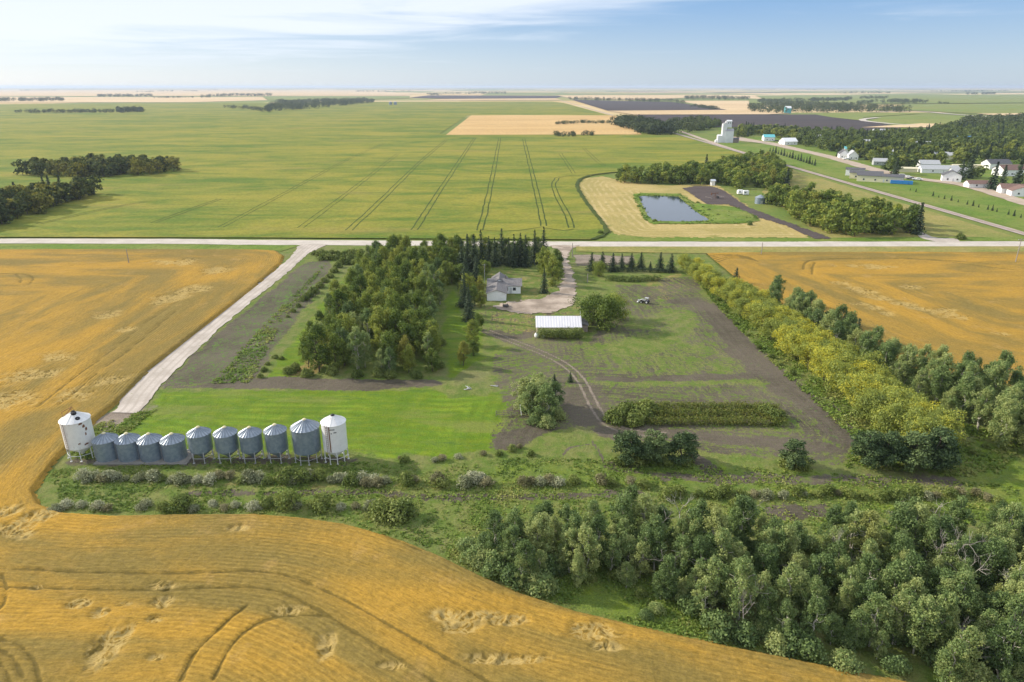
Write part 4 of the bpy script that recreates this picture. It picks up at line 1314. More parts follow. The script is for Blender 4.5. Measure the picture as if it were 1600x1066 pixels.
# hedge bushes along the lane side of the woodlot and the road end
SH = [(shrub_mesh(670 + i, 3.4, 2.2, 900, 0.45, M['shrub_leaf'], 16, 0.36), stems_mesh(674 + i, 3.2, 2.0)) for i in range(4)]
for k, (px, py, s) in enumerate([(528, 418, 1.0), (522, 426, 1.0), (515, 434, 0.9), (508, 441, 0.9), (500, 450, 1.0), (492, 458, 1.1), (484, 464, 1.0), (476, 470, 0.9), (466, 480, 0.6), (458, 488, 0.55), (450, 496, 0.4), (412, 580, 0.55), (407, 590, 0.5), (418, 570, 0.4), (430, 560, 0.5), (452, 584, 0.9), (440, 562, 0.45)]):
    x, y = G(px, py)
    tree('leafy_shrub', SH[k % 4], x, y, k, s, 'low olive bush in the slanting row beside the weedy plowed strip' if k < 11 else 'small dark bush in the dry grass at the near corner of the woodlot', 'shrub', 'bushes in the slanting row' if k < 11 else 'bushes at the near corner of the woodlot', 'foliage', 'stems')
k = 0
for (px, py) in [(q, 398 + (q % 7) * 0.4) for q in range(492, 720, 9)] + [(q, 406 + (q % 5) * 0.5) for q in range(505, 600, 10)] + [(q, 413) for q in range(535, 600, 10)]:
    x, y = G(px, py)
    tree('leafy_shrub', SH[k % 4], x, y, k * 1.3, R.uniform(0.9, 1.35), 'dark green shrub in the shelter rows between the woodlot and the road', 'shrub', 'shrubs of the road shelter rows', 'foliage', 'stems')
    k += 1

# ---- spruces and yard trees round the house
for k, (px, py, s, lab) in enumerate([(722, 432, 1.0, 'tall spruce at the left of the house belt, nearest the woodlot'), (731, 420, 1.05, 'tall dark spruce in the clump left of the house'), (741, 424, 1.05, 'dark spruce in the middle of the clump left of the house'), (752, 418, 1.1, 'tallest spruce in the clump left behind the house'),
                                      (728, 452, 0.9, 'spruce in front of the spruce clump left of the house'), (744, 446, 0.85, 'spruce close to the left corner of the house'), (764, 408, 0.75, 'slim spruce behind the house by the road'), (773, 416, 0.85, 'spruce behind the house, left of the pair'), (784, 412, 1.0, 'tall spruce directly behind the house'),
                                      (795, 414, 0.85, 'spruce behind the house ridge'), (803, 417, 0.95, 'spruce behind the right part of the house'), (813, 415, 0.95, 'dense spruce behind the house, second from the pair by the road'), (821, 417, 0.9, 'spruce between the house and the slim pair'), (835, 412, 1.05, 'slim tall spruce of the pair beside the driveway, left one'),
                                      (849, 410, 1.05, 'slim tall spruce of the pair beside the driveway, right one'), (733, 500, 0.82, 'grey-green spruce standing apart left of the barn yard'), (726, 480, 0.85, 'spruce in line behind the lone one left of the yard'), (850, 458, 0.68, 'spruce in front of the round tree beside the driveway')]):
    x, y = G(px, py)
    tree('spruce_tree', SPRUCE[k % 4], x, y, k * 1.7, (s, s, s), lab, 'spruce', 'spruces round the house')
for k, (px, py, s, lab) in enumerate([(856, 432, 0.95, 'round olive tree between the spruces and the driveway'), (862, 446, 0.9, 'broad tree leaning over the driveway bend'), (848, 428, 0.85, 'tree tucked behind the round one by the driveway'), (738, 540, 0.6, 'small yellowish tree left of the curved track'), (724, 572, 0.55, 'small dark tree on the grass right of the woodlot'), (740, 556, 0.42, 'small yellow-green tree beside the shade on the grass'), (747, 522, 0.5, 'thin tree below the lone spruce'), (730, 465, 0.8, 'rusty tinged tree among the spruces left of the house')]):
    x, y = G(px, py)
    tree('broadleaf_tree', BROAD[k % 7], x, y, k, s, lab, 'tree', None)
for k, (px, py, s) in enumerate([(706, 402, .8), (716, 410, .85), (738, 404, .8), (758, 404, .75), (768, 402, .7), (779, 404, .7), (790, 403, .65), (801, 405, .7), (812, 404, .65), (824, 404, .7), (840, 402, .7), (756, 432, .6), (748, 462, .6), (742, 478, .55), (720, 445, .75), (752, 480, .45), (870, 424, .7), (872, 438, .6)]):
    x, y = G(px, py)
    tree('broadleaf_tree', BROAD[(k * 3) % 7], x, y, k * 1.1, (s * 1.15, s * 1.15, s), 'leafy tree filling the shelter belt among the spruces round the house', 'tree', 'leafy trees of the house belt')
BIGB = [deciduous(260 + i, 8.6, 9.0, 0.05, 44, 4800, 0.46, M['broad_leaf'], M['bark'], 10, 1.45, 0.0, 0.9, 3) for i in range(2)]
for k, (px, py, s, lab) in enumerate([(925, 508, 1.0, 'big spreading tree beside the barn, left half of its clump'), (945, 513, 1.05, 'big spreading tree right of the barn casting a long shadow'), (962, 500, 0.85, 'round tree at the back right of the clump beside the barn'), (936, 432, 0.62, 'round yellowish tree in front of the spruce windbreak'), (830, 650, 0.85, 'tall grey-green tree of the clump at the bright lawn corner'), (852, 658, 0.92, 'broad dark tree at the front of the clump beside the lawn'), (838, 632, 0.85, 'tree at the back of the clump beside the lawn'), (866, 640, 0.7, 'tree at the track side of the clump beside the lawn'), (820, 640, 0.75, 'tree at the lawn side of the clump beside the lawn'), (846, 643, 0.9, 'tree in the middle of the clump beside the lawn')]):
    x, y = G(px, py)
    if k < 4:
        tree('spreading_tree', BIGB[k % 2], x, y, k * 2, s, lab, 'tree', None)
    else:
        tree('aspen_tree', ASPEN[k % 7], x, y, k * 2, (s * 1.25, s * 1.25, s * 0.85), lab, 'tree', None)
for k, (px, py) in enumerate([(835, 662), (855, 668), (870, 655), (818, 640)]):
    x, y = G(px, py)
    tree('willow_shrub', WSHRUB[k], x, y, k, 0.9, 'leafy shrub under the tree clump at the lawn corner', 'shrub', 'shrubs under the lawn corner clump', 'foliage', 'stems')

# ---- young spruce windbreak by the road
for k, (px, py, s) in enumerate([(924, 424, 1.25), (941, 420, 1.2), (957, 424, 1.25), (971, 419, 1.0), (986, 419, 1.05), (1001, 419, 1.1), (1031, 422, 1.2), (1048, 425, 1.25), (1149, 445, 1.1)]):
    x, y = G(px, py)
    lab = 'lone young spruce beyond the golden row beside the right wheat field' if k == 8 else ['tall young spruce at the left end of the windbreak by the road', 'young spruce second from the left in the windbreak', 'young spruce standing behind the yellowish tree', 'smallest spruce in the windbreak, left of the row', 'cone-shaped young spruce fifth in the windbreak', 'full young spruce in the middle of the windbreak', 'dark young spruce next to the right end of the windbreak', 'young spruce at the right end of the windbreak touching the yellow willow'][k]
    tree('young_spruce', YSPRUCE[k % 3], x, y, k, s, lab, 'spruce', None if k == 8 else 'young spruces of the windbreak')
for k, (px, py, s) in enumerate([(1016, 420, 0.5), (866, 597, 0.38), (891, 597, 0.46)]):
    x, y = G(px, py)
    tree('young_spruce', YSPRUCE[k], x, y, k, s, ['small reddish spruce between the windbreak trees', 'small spruce on the soil, left of the curved track', 'small spruce beside the curved track'][k], 'spruce', None)


def hedge(name, label, line, w, h, leaves, size, mat, seed, cat='hedge'):
    r = np.random.default_rng(seed)
    p = smooth_line(line, 0.8)
    blobs = []
    for q in p:
        for j in range(3):
            s = w * r.uniform(0.30, 0.5)
            hh = h * r.uniform(0.75, 1.1)
            blobs.append((q[0] + r.normal() * w * 0.2, q[1] + r.normal() * w * 0.2, max(0.2, hh - s), s, s))
            blobs.append((q[0] + r.normal() * w * 0.2, q[1] + r.normal() * w * 0.2, hh * 0.4, s, s))
    V, Q, ti = blob_leaves(blobs, leaves, size, r, 0.5, 0.9, 0.3)
    V[:, 2] = np.maximum(V[:, 2], 0.02)
    return tag(obj(name, fast_mesh(name, V, Q, mat, {'tint': ti})), label, cat)


hedge('hedge', 'dark clipped hedge running under the young spruce windbreak', [G(958, 424.5), G(1000, 425), G(1045, 427)], 1.6, 1.7, 2500, 0.35, M['spruce_leaf'], 71)
hedge('hedge', 'rough dark hedge in front of the windbreak across the bare yard', [G(950, 438), G(985, 440), G(1030, 438)], 2.6, 2.0, 3000, 0.4, M['shrub_leaf'], 72)
hedge('hedge', 'back row of the long low hedge on the bare soil', [G(985, 640), G(1060, 640), G(1140, 640), G(1215, 643)], 2.0, 1.9, 8000, 0.28, M['hedge_leaf'], 73)
hedge('hedge', 'middle row of the long low hedge on the bare soil', [G(975, 650), G(1060, 650), G(1140, 650), G(1222, 653)], 2.0, 1.8, 8000, 0.28, M['hedge_leaf'], 74)
hedge('hedge', 'front row of the long low hedge on the bare soil', [G(965, 662), G(1060, 663), G(1140, 663), G(1222, 664)], 2.2, 1.9, 9000, 0.28, M['hedge_leaf'], 75)
hedge('vine_hedge', 'dark leafy bushes grown along the front wall of the metal roofed barn', [G(843, 528), G(870, 529), G(907, 528)], 2.6, 2.9, 6500, 0.3, M['shrub_leaf'], 76)
for k, (px, py, s) in enumerate([(962, 660, 1.25), (980, 650, 1.3), (1000, 655, 1.3), (1012, 645, 1.2), (990, 664, 1.1), (1212, 655, 1.0), (1196, 648, 0.95)]):
    x, y = G(px, py)
    tree('leafy_shrub', BSH[k % 3], x, y, k, s * 0.95, 'tall leafy bush at the left end of the long low hedge' if k < 5 else 'grey-green bush at the right end of the long low hedge', 'shrub', 'tall bushes in the long hedge', 'foliage', 'stems')

# ---- pines in front
for k, (px, py, s, lab) in enumerate([(985, 722, 1.02, 'leaning pine at the left of the three on the soil edge'), (1020, 722, 1.0, 'middle pine of the three on the soil edge'), (1058, 722, 1.0, 'pine leaning right at the end of the three'), (1240, 730, 0.86, 'lone round-topped pine beside the bare soil'), (1358, 728, 1.12, 'dark blue-green pine at the near end of the golden row, left one'), (1385, 730, 1.1, 'dark pine second from the left at the near end of the golden row'), (1425, 733, 1.15, 'dark pine in the middle of the near end of the golden row'), (1462, 733, 1.2, 'dark pine at the right of the near end of the golden row'), (1448, 718, 1.1, 'dark pine behind the others at the near end of the golden row')]):
    x, y = G(px, py)
    tree('pine_tree', PINE[[1, 0, 2, 3, 1, 0, 3, 0, 2][k]], x, y, [0, 0.4, 0, 1, 0, 2, 1, 3, 0][k], (s * 1.18, s * 1.1, s * 0.95), lab, 'pine', None)
for k, (px, py) in enumerate([(1228, 728), (1252, 732), (995, 726), (1040, 726), (1018, 726), (972, 725), (1072, 725)]):
    x, y = G(px, py)
    tree('leafy_shrub', SH[k % 4], x, y, k, 0.85, 'low bush at the foot of the lone pine' if k < 2 else 'low bush under the three pines', 'shrub', 'bushes at the foot of the pines', 'foliage', 'stems')

# ---- the golden willow row
ROW = smooth_line(GP([(1072, 420), (1092, 437), (1130, 466), (1180, 505), (1235, 550), (1290, 592), (1345, 640), (1400, 690), (1440, 716)]), 1.0)
acc = np.concatenate([[0], np.cumsum(np.hypot(*np.diff(ROW, axis=0).T))])
nrow = int(acc[-1] / 3.4)
for k in range(nrow):
    s_ = acc[-1] * (k + 0.5) / nrow
    x, y = np.interp(s_, acc, ROW[:, 0]), np.interp(s_, acc, ROW[:, 1])
    off = R.uniform(-0.6, 0.6) + (1.6 if k % 2 else -1.2)
    f = k / nrow
    s = 0.76 + 0.28 * f + R.uniform(-0.13, 0.10)
    zone = 'at the far end of the golden row, beside the windbreak' if f < 0.2 else 'in the far half of the golden row' if f < 0.45 else 'in the brightest yellow middle of the golden row' if f < 0.75 else 'in the near part of the golden row, behind the pines'
    tree('golden_willow', WILLOW[R.randrange(5)], x + off, y + off * 0.35, R.uniform(0, 6.28), (s * 0.92, s * 0.92, s), 'puffy yellow-green willow ' + zone, 'tree', 'golden willow row')
    if f > 0.22:
        tree('golden_willow', WILLOW[R.randrange(5)], x + off + 5.5, y + off * 0.35 + 1.5, R.uniform(0, 6.28), (s * 0.9, s * 0.9, s * 0.95), 'puffy yellow-green willow ' + zone, 'tree', 'golden willow row')


# ------------------------------------------------------------------ grain bins
def galv_mat():
    m = NT('galvanized_steel', 0.42, 0.5)
    n = m.noise(1.6, 5, 0.6)
    st = m.noise(5.0, 4, 0.6, (1, 1, 0.12))
    col = m.mix(m.rng(n, 0.35, 0.65), (0.200, 0.255, 0.315), (0.275, 0.33, 0.385))
    col = m.mix(m.math('MULTIPLY', m.rng(st, 0.55, 0.75), 0.35), col, (0.19, 0.205, 0.22))
    m.color(col)
    m.b.inputs['Metallic'].default_value = 0.5
    sep = m.node('ShaderNodeSeparateXYZ', {0: m.pos})
    wv = m.math('SINE', m.math('MULTIPLY', sep.outputs[2], 2 * math.pi / 0.22))
    m.bump(wv, 0.35, 0.03)
    return m.mat


def white_bin_mat():
    m = NT('worn_white_paint', 0.5, 0.4)
    n, n2 = m.noise(1.1, 6, 0.7), m.noise(3.0, 5, 0.65)
    st = m.noise(2.2, 5, 0.65, (1, 1, 0.22))
    col = m.mix(m.rng(n, 0.3, 0.7), (0.78, 0.77, 0.75), (0.70, 0.69, 0.68))
    col = m.mix(m.math('MULTIPLY', m.rng(st, 0.60, 0.72), 0.75), col, (0.30, 0.20, 0.15))
    col = m.mix(m.rng(n2, 0.68, 0.74), col, (0.20, 0.12, 0.09))
    m.color(col)
    return m.mat


M['galv'] = galv_mat()
def roof_mat():
    """folded roof sheets: a raised seam and a duller valley at every sheet round the cone"""
    m = NT('galvanized_roof', 0.42, 0.5)
    tc = m.node('ShaderNodeTexCoord').outputs['Object']
    sp = m.node('ShaderNodeSeparateXYZ', {0: tc})
    an = m.node('ShaderNodeMath', {0: sp.outputs[1], 1: sp.outputs[0]}, operation='ARCTAN2').outputs[0]
    sn = m.math('SINE', m.math('MULTIPLY', an, 20.0))
    col = m.mix(m.rng(m.noise(1.4, 4), 0.35, 0.65), (0.27, 0.32, 0.375), (0.36, 0.405, 0.46))
    m.color(m.mix(m.math('MULTIPLY', m.rng(sn, -0.1, 0.8), 0.55), col, (0.17, 0.19, 0.215)))
    m.b.inputs['Metallic'].default_value = 0.35
    m.bump(sn, 0.5, 0.06)
    return m.mat


M['galv_roof'] = roof_mat()
M['white_bin'] = white_bin_mat()
M['steel_leg'] = plain('grey_steel', (0.42, 0.42, 0.42), 0.6, 0.4, 0.15)
M['white_leg'] = plain('white_steel', (0.66, 0.66, 0.65), 0.6, 0.4, 0.15)
M['cap_cream'] = plain('cream_cap', (0.62, 0.55, 0.34), 0.6, 0.3)
M['black'] = plain('black_hatch', (0.02, 0.02, 0.022), 0.6, 0.3)
M['rust'] = plain('rust', (0.20, 0.10, 0.06), 0.9, 0.1, 0.3, 3)
M['concrete'] = plain('concrete', (0.24, 0.225, 0.20), 0.9, 0.2, 0.2, 0.8)


def grain_bin(name, label, px, pybase, wpx, y_eave, y_peak, z0=0.0, y_bot=None, legs=0, white=False, group='grain bins in a row', z_pad=0.0):
    x, y = G(px, pybase)
    mp = mpp(x, y, 3.0)
    r = wpx * mp / 2
    ze = ztop(y - r, y_eave)
    zp = ztop(y, y_peak)
    zp = max(zp, ze + r * 0.60)
    zb = ztop(y - r, y_bot) if y_bot else z_pad
    o = empty(name, (x, y, 0))
    tag(o, label, 'grain bin', group)
    wallm, roofm = (M['white_bin'], M['white_bin']) if white else (M['galv'], M['galv_roof'])
    b = MB()
    prof = [(r, zb)]
    nb = max(3, int((ze - zb) / 0.9))
    prof += [(r, ze)]
    b.lathe(prof, 40)
    b.build('wall', wallm, o, True)
    t = MB()
    n = 24
    rc = 0.32
    t.lathe([(r + 0.10, ze - 0.05), (r + 0.12, ze), (rc, zp - 0.12)], 48)
    rf = t.build('roof', roofm, o)
    rib = MB()
    for k in range(n if not white else 12):
        a = 2 * math.pi * k / (n if not white else 12)
        p0 = (math.cos(a) * (r + 0.1), math.sin(a) * (r + 0.1), ze + 0.03)
        p1 = (math.cos(a) * rc, math.sin(a) * rc, zp - 0.08)
        rib.tube([p0, p1], [0.075, 0.04] if not white else 0.03, 4)
    rib.build('roof_rib', roofm, rf)
    c = MB()
    c.lathe([(rc + 0.05, zp - 0.16), (rc + 0.06, zp - 0.02), (0.22, zp + 0.12), (0.02, zp + 0.16)], 16)
    c.build('cap', M['black'] if white else M['cap_cream'], o)
    if legs:
        h = MB()
        zh = max(0.55, zb * 0.30)
        h.lathe([(r, zb + 0.02), (r * 0.98, zb - 0.12), (0.28, zh), (0.28, zh - 0.22)], 32)
        h.build('hopper', wallm, o, True)
        lm = M['white_leg'] if white else M['steel_leg']
        for k in range(legs):
            a = 2 * math.pi * (k + 0.5) / legs - math.pi / 2
            lg = MB()
            cx, cy = math.cos(a) * r * 0.97, math.sin(a) * r * 0.97
            lg.tube([(cx, cy, zb + 0.1), (cx * 1.02, cy * 1.02, -0.05)], 0.085, 6)
            lg.box(cx * 1.02 - 0.18, cx * 1.02 + 0.18, cy * 1.02 - 0.18, cy * 1.02 + 0.18, -0.05, 0.10)
            lg.build('leg', lm, o)
        br = MB()
        for k in range(legs):
            a0, a1 = 2 * math.pi * (k + 0.5) / legs - math.pi / 2, 2 * math.pi * (k + 1.5) / legs - math.pi / 2
            zm = zb * 0.45
            br.tube([(math.cos(a0) * r, math.sin(a0) * r, zm), (math.cos(a1) * r, math.sin(a1) * r, zm)], 0.045, 4)
        br.build('brace', lm, o)
    # ladder up the wall and roof on the far left side
    ld = MB()
    a = math.radians(200 if not white else 250)
    tx, ty = -math.sin(a) * 0.2, math.cos(a) * 0.2
    ox, oy = math.cos(a) * (r + 0.14), math.sin(a) * (r + 0.14)
    z_lo = max(0.3, zb - 0.4)
    for s in (-1, 1):
        ld.tube([(ox + s * tx, oy + s * ty, z_lo), (ox + s * tx, oy + s * ty, ze + 0.2)], 0.03, 4)
    z = z_lo + 0.2
    while z < ze:
        ld.tube([(ox - tx, oy - ty, z), (ox + tx, oy + ty, z)], 0.02, 4)
        z += 0.4
    ld.build('ladder', M['steel_leg'] if not white else M['rust'], o)
    return o, x, y, r, zb, ze, zp


W1 = grain_bin('grain_bin', 'white rust-stained grain bin with top ladder cage at the left end of the row', 131, 712, 41.5, 664, 645, y_bot=704, legs=8, white=True)
o, x, y, r, zb, ze, zp = W1
cg = MB()
for s in (-1, 1):
    cg.tube([(-r * 0.8, s * 0.25, ze + 0.25), (-0.1, s * 0.25, zp + 0.75), (0.1, s * 0.25, zp + 0.1)], 0.04, 4)
cg.tube([(-r * 0.85, 0, ze), (-r * 0.85, 0, ze + 1.3)], 0.05, 4)
cg.tube([(-r * 0.85, 0, ze + 1.3), (0, 0, zp + 0.9)], 0.05, 4)
cg.build('ladder_cage', M['rust'], o)
ht = MB()
ht.lathe([(0.45, zp - 0.45), (0.45, zp - 0.02), (0.1, zp + 0.03)], 14, 0, (0.30, -0.35))
ht.build('hatch', M['black'], o)
st = MB()
for k, (a, z, w, hh) in enumerate([(-40, ze - 0.5, .5, .35), (-30, ze - 1.2, .35, .5), (-22, ze - 1.9, .3, .55), (-34, zb + 0.6, .6, .3), (-28, ze - 2.8, .2, .5), (-60, zb + 1.0, .3, .25)]):
    a0, a1 = math.radians(a - w * 14), math.radians(a + w * 14)
    rr = r + 0.035
    st.add([(rr * math.cos(a0), rr * math.sin(a0), z), (rr * math.cos(a1), rr * math.sin(a1), z + 0.1), (rr * math.cos(a1), rr * math.sin(a1), z + hh), (rr * math.cos((a0 + a1) / 2), rr * math.sin((a0 + a1) / 2), z + hh * 1.3), (rr * math.cos(a0), rr * math.sin(a0), z + hh * 0.8)], [(0, 1, 2, 3, 4)])
st.build('rust_patch', M['rust'], o)
cc = MB()
cc.lathe([(0.42, 0.0), (0.42, 0.05), (0.05, 0.08)], 12)
mb_h = cc.build('roof_hatch', M['black'], o)
mb_h.location = (r * 0.52, -r * 0.42, ze + (zp - ze) * 0.36)
mb_h.rotation_euler = (math.radians(22), math.radians(26), 0)

xa, ya = G(146, 727)
xb, yb = G(292, 727)
pad = MB()
pad.box(xa, xb, ya - 0.1, ya + 5.4, -0.1, 0.30)
tag(pad.build('concrete_pad', M['concrete']), 'long grey concrete pad under the four low bins', 'concrete pad')
for k, (px, pe, pk, lab) in enumerate([(171, 694.5, 682.5, 'low galvanized bin on the concrete pad next to the white rusty bin'), (205.5, 695, 682.5, 'second low galvanized bin from the left on the concrete pad'),
                                       (239.5, 695.5, 683, 'third low galvanized bin on the concrete pad with a bright ribbed roof'), (275, 695.5, 683.5, 'low galvanized bin at the right end of the concrete pad')]):
    grain_bin('grain_bin', lab, px, 716, 35.0, pe, pk, z_pad=0.28, y_bot=None)
for k, (px, w, pe, pk, pb, lg, lab) in enumerate([(318, 34, 684.5, 670, 709.5, 6, 'small hopper bin just right of the concrete pad'), (358.5, 34, 684.5, 670, 709, 6, 'small galvanized hopper bin second right of the concrete pad'),
                                                  (396.5, 33.5, 684.5, 670, 709, 6, 'small galvanized hopper bin left of the taller grey one'), (436, 33, 680, 664.5, 708.5, 6, 'medium galvanized hopper bin left of the big grey bin'),
                                                  (482.5, 42, 676.5, 657, 712, 10, 'big galvanized hopper bin on tall legs beside the white bin')]):
    grain_bin('grain_bin', lab, px, 717, w, pe, pk, y_bot=pb, legs=lg)
W2 = grain_bin('grain_bin', 'white hopper bin on white legs with rust streak at the right end of the row', 526.5, 717, 37, 667, 651.5, y_bot=708, legs=10, white=True)
o, x, y, r, zb, ze, zp = W2
sr = MB()
for (a, z0, z1, w) in [(-98, zb + 0.1, ze - 0.1, 0.10)]:
    a0, a1 = math.radians(a) - w / r, math.radians(a) + w / r
    rr = r + 0.035
    sr.add([(rr * math.cos(a0), rr * math.sin(a0), z0), (rr * math.cos(a1), rr * math.sin(a1), z0), (rr * math.cos(a1), rr * math.sin(a1), z1), (rr * math.cos(a0), rr * math.sin(a0), z1)], [(0, 1, 2, 3)])
sr.build('rust_streak', M['rust'], o)
dk = MB()
for (a, z, w, hh) in [(-84, ze - 0.75, 0.42, 0.16), (-76, ze - 0.72, 0.2, 0.1), (-88, ze - 1.5, 0.12, 0.16), (-71, ze - 1.35, 0.26, 0.16)]:
    a0, a1 = math.radians(a) - w / r, math.radians(a) + w / r
    rr = r + 0.04
    dk.add([(rr * math.cos(a0), rr * math.sin(a0), z), (rr * math.cos(a1), rr * math.sin(a1), z), (rr * math.cos(a1), rr * math.sin(a1), z + hh), (rr * math.cos(a0), rr * math.sin(a0), z + hh)], [(0, 1, 2, 3)])
dk.build('faded_mark', M['black'], o)
hx = MB()
hx.lathe([(0.26, 0), (0.26, 0.1), (0.03, 0.14)], 10)
h_o = hx.build('roof_hatch', M['rust'], o)
h_o.location = (-0.1, -r * 0.62, ze + (zp - ze) * 0.28)
h_o.rotation_euler = (math.radians(32), 0, 0)
# auger hopper beside the pad
x, y = G(296, 709)
ag = empty('grain_auger', (x, y, 0), 0.5)
tag(ag, 'small dark grain auger lying between the pad and the hopper bins', 'grain auger')
a = MB(); a.tube([(-0.8, 0, 0.5), (2.2, 0, 1.4)], 0.12, 8); a.build('tube', M['steel_leg'], ag)
a = MB(); a.lathe([(0.1, 0.2), (0.5, 0.75), (0.52, 0.8)], 10, 0, (-0.8, 0)); a.build('hopper', M['black'], ag)
for s in (-1, 1):
    a = MB(); a.tube([(0.8, s * 0.6 - 0.06, 0.3), (0.8, s * 0.6 + 0.06, 0.3)], 0.3, 12); a.build('wheel', M['black'], ag)

# ------------------------------------------------------------------ buildings
M['white_wall'] = plain('white_siding', (0.84, 0.84, 0.84), 0.6, 0.3, 0.06)
M['cream_wall'] = plain('cream_siding', (0.70, 0.64, 0.44), 0.6, 0.3, 0.06)
M['grey_roof'] = plain('grey_shingles', (0.185, 0.175, 0.175), 0.95, 0.1, 0.25, 2)
M['dark_roof'] = plain('dark_shingles', (0.11, 0.11, 0.12), 0.95, 0.1, 0.2, 2)
M['brown_roof'] = plain('brown_shingles', (0.20, 0.13, 0.11), 0.95, 0.1, 0.2, 2)
M['pale_roof'] = plain('pale_grey_roof', (0.42, 0.43, 0.44), 0.8, 0.2, 0.15, 2)
M['glass'] = plain('window_glass', (0.03, 0.035, 0.045), 0.1, 0.6, 0.1)
M['trim'] = plain('white_trim', (0.75, 0.75, 0.73), 0.6, 0.3, 0.05)
M['door_grey'] = plain('grey_door', (0.55, 0.56, 0.57), 0.6, 0.3, 0.05)
M['teal'] = plain('teal_metal', (0.10, 0.42, 0.46), 0.5, 0.4, 0.1)
M['wood_wall'] = plain('weathered_boards', (0.26, 0.21, 0.18), 0.95, 0.1, 0.3, 2)
M['blue'] = plain('blue_paint', (0.03, 0.22, 0.55), 0.5, 0.4, 0.1)


def barn_roof_mat():
    m = NT('ribbed_metal_roof', 0.42, 0.5)
    sep = m.node('ShaderNodeSeparateXYZ', {0: m.pos})
    wv = m.math('SINE', m.math('MULTIPLY', sep.outputs[0], 2 * math.pi / 0.76))
    seam = m.rng(wv, 0.75, 1.0)
    col = m.mix(m.rng(m.noise(0.9, 4, 0.6, (1, .3, 1)), 0.35, 0.65), (0.74, 0.71, 0.74), (0.80, 0.775, 0.79))
    m.color(m.mix(m.math('MULTIPLY', seam, 0.35), col, (0.52, 0.50, 0.53)))
    m.b.inputs['Metallic'].default_value = 0.15
    m.bump(wv, 0.4, 0.05)
    return m.mat


M['barn_roof'] = barn_roof_mat()


def gable(mw, w, d, h, rise, ov=0.35, rm=None, along='x'):
    """walls with gable ends and a roof of two slabs; ridge along x or y; returns wall and roof MBs"""
    wl, rf = MB(), MB()
    x, y = w / 2, d / 2
    if along == 'x':
        wl.add([(-x, -y, -0.3), (x, -y, -0.3), (x, y, -0.3), (-x, y, -0.3), (-x, -y, h), (x, -y, h), (x, y, h), (-x, y, h), (-x, 0, h + rise), (x, 0, h + rise)],
               [(0, 1, 5, 4), (1, 2, 6, 9, 5), (2, 3, 7, 6), (3, 0, 4, 8, 7)])
        k = ov * rise / y
        rf.slab([(-x - ov, -y - ov, h - k + 0.12), (x + ov, -y - ov, h - k + 0.12), (x + ov, 0, h + rise + 0.12), (-x - ov, 0, h + rise + 0.12)], 0.1)
        rf.slab([(x + ov, y + ov, h - k + 0.12), (-x - ov, y + ov, h - k + 0.12), (-x - ov, 0.002, h + rise + 0.12), (x + ov, 0.002, h + rise + 0.12)], 0.1)
    else:
        wl.add([(-x, -y, -0.3), (x, -y, -0.3), (x, y, -0.3), (-x, y, -0.3), (-x, -y, h), (x, -y, h), (x, y, h), (-x, y, h), (0, -y, h + rise), (0, y, h + rise)],
               [(0, 1, 5, 8, 4), (1, 2, 6, 5), (2, 3, 7, 9, 6), (3, 0, 4, 7)])
        k = ov * rise / x
        rf.slab([(-x - ov, y + ov, h - k + 0.12), (-x - ov, -y - ov, h - k + 0.12), (0, -y - ov, h + rise + 0.12), (0, y + ov, h + rise + 0.12)], 0.1)
        rf.slab([(x + ov, -y - ov, h - k + 0.12), (x + ov, y + ov, h - k + 0.12), (0.002, y + ov, h + rise + 0.12), (0.002, -y - ov, h + rise + 0.12)], 0.1)
    return wl, rf


def window_on(o, x0, x1, z0, z1, y, face=-1, axis='y'):
    """a window (frame, pane) on a wall at y (or at x when axis is x)"""
    f, p = MB(), MB()
    t = 0.08
    a, b = (y - 0.04, y + 0.04)
    if axis == 'y':
        f.box(x0 - t, x1 + t, a, b, z0 - t, z0); f.box(x0 - t, x1 + t, a, b, z1, z1 + t)
        f.box(x0 - t, x0, a, b, z0, z1); f.box(x1, x1 + t, a, b, z0, z1)
        p.box(x0, x1, y - 0.02, y + 0.02, z0, z1)
    else:
        f.box(a, b, x0 - t, x1 + t, z0 - t, z0); f.box(a, b, x0 - t, x1 + t, z1, z1 + t)
        f.box(a, b, x0 - t, x0, z0, z1); f.box(a, b, x1, x1 + t, z0, z1)
        p.box(y - 0.02, y + 0.02, x0, x1, z0, z1)
    w = f.build('window', M['trim'], o)
    p.build('pane', M['glass'], w)
    return w


# the farmhouse: main part with ridge along x, cross gable behind, attached garage with gable to the front
hx0, hy0 = G(763, 459)
hx1, _ = G(813.5, 459)
hw = hx1 - hx0
cx = (hx0 + hx1) / 2
house = empty('farmhouse', (cx, hy0 + 4.0, 0))
tag(house, 'white farmhouse with grey shingle roof and attached gabled garage', 'house')
wl, rf = gable(None, hw, 8.0, 2.8, 1.35, 0.5)
wl.build('wall', M['white_wall'], house)
roof = rf.build('roof', M['grey_roof'], house)
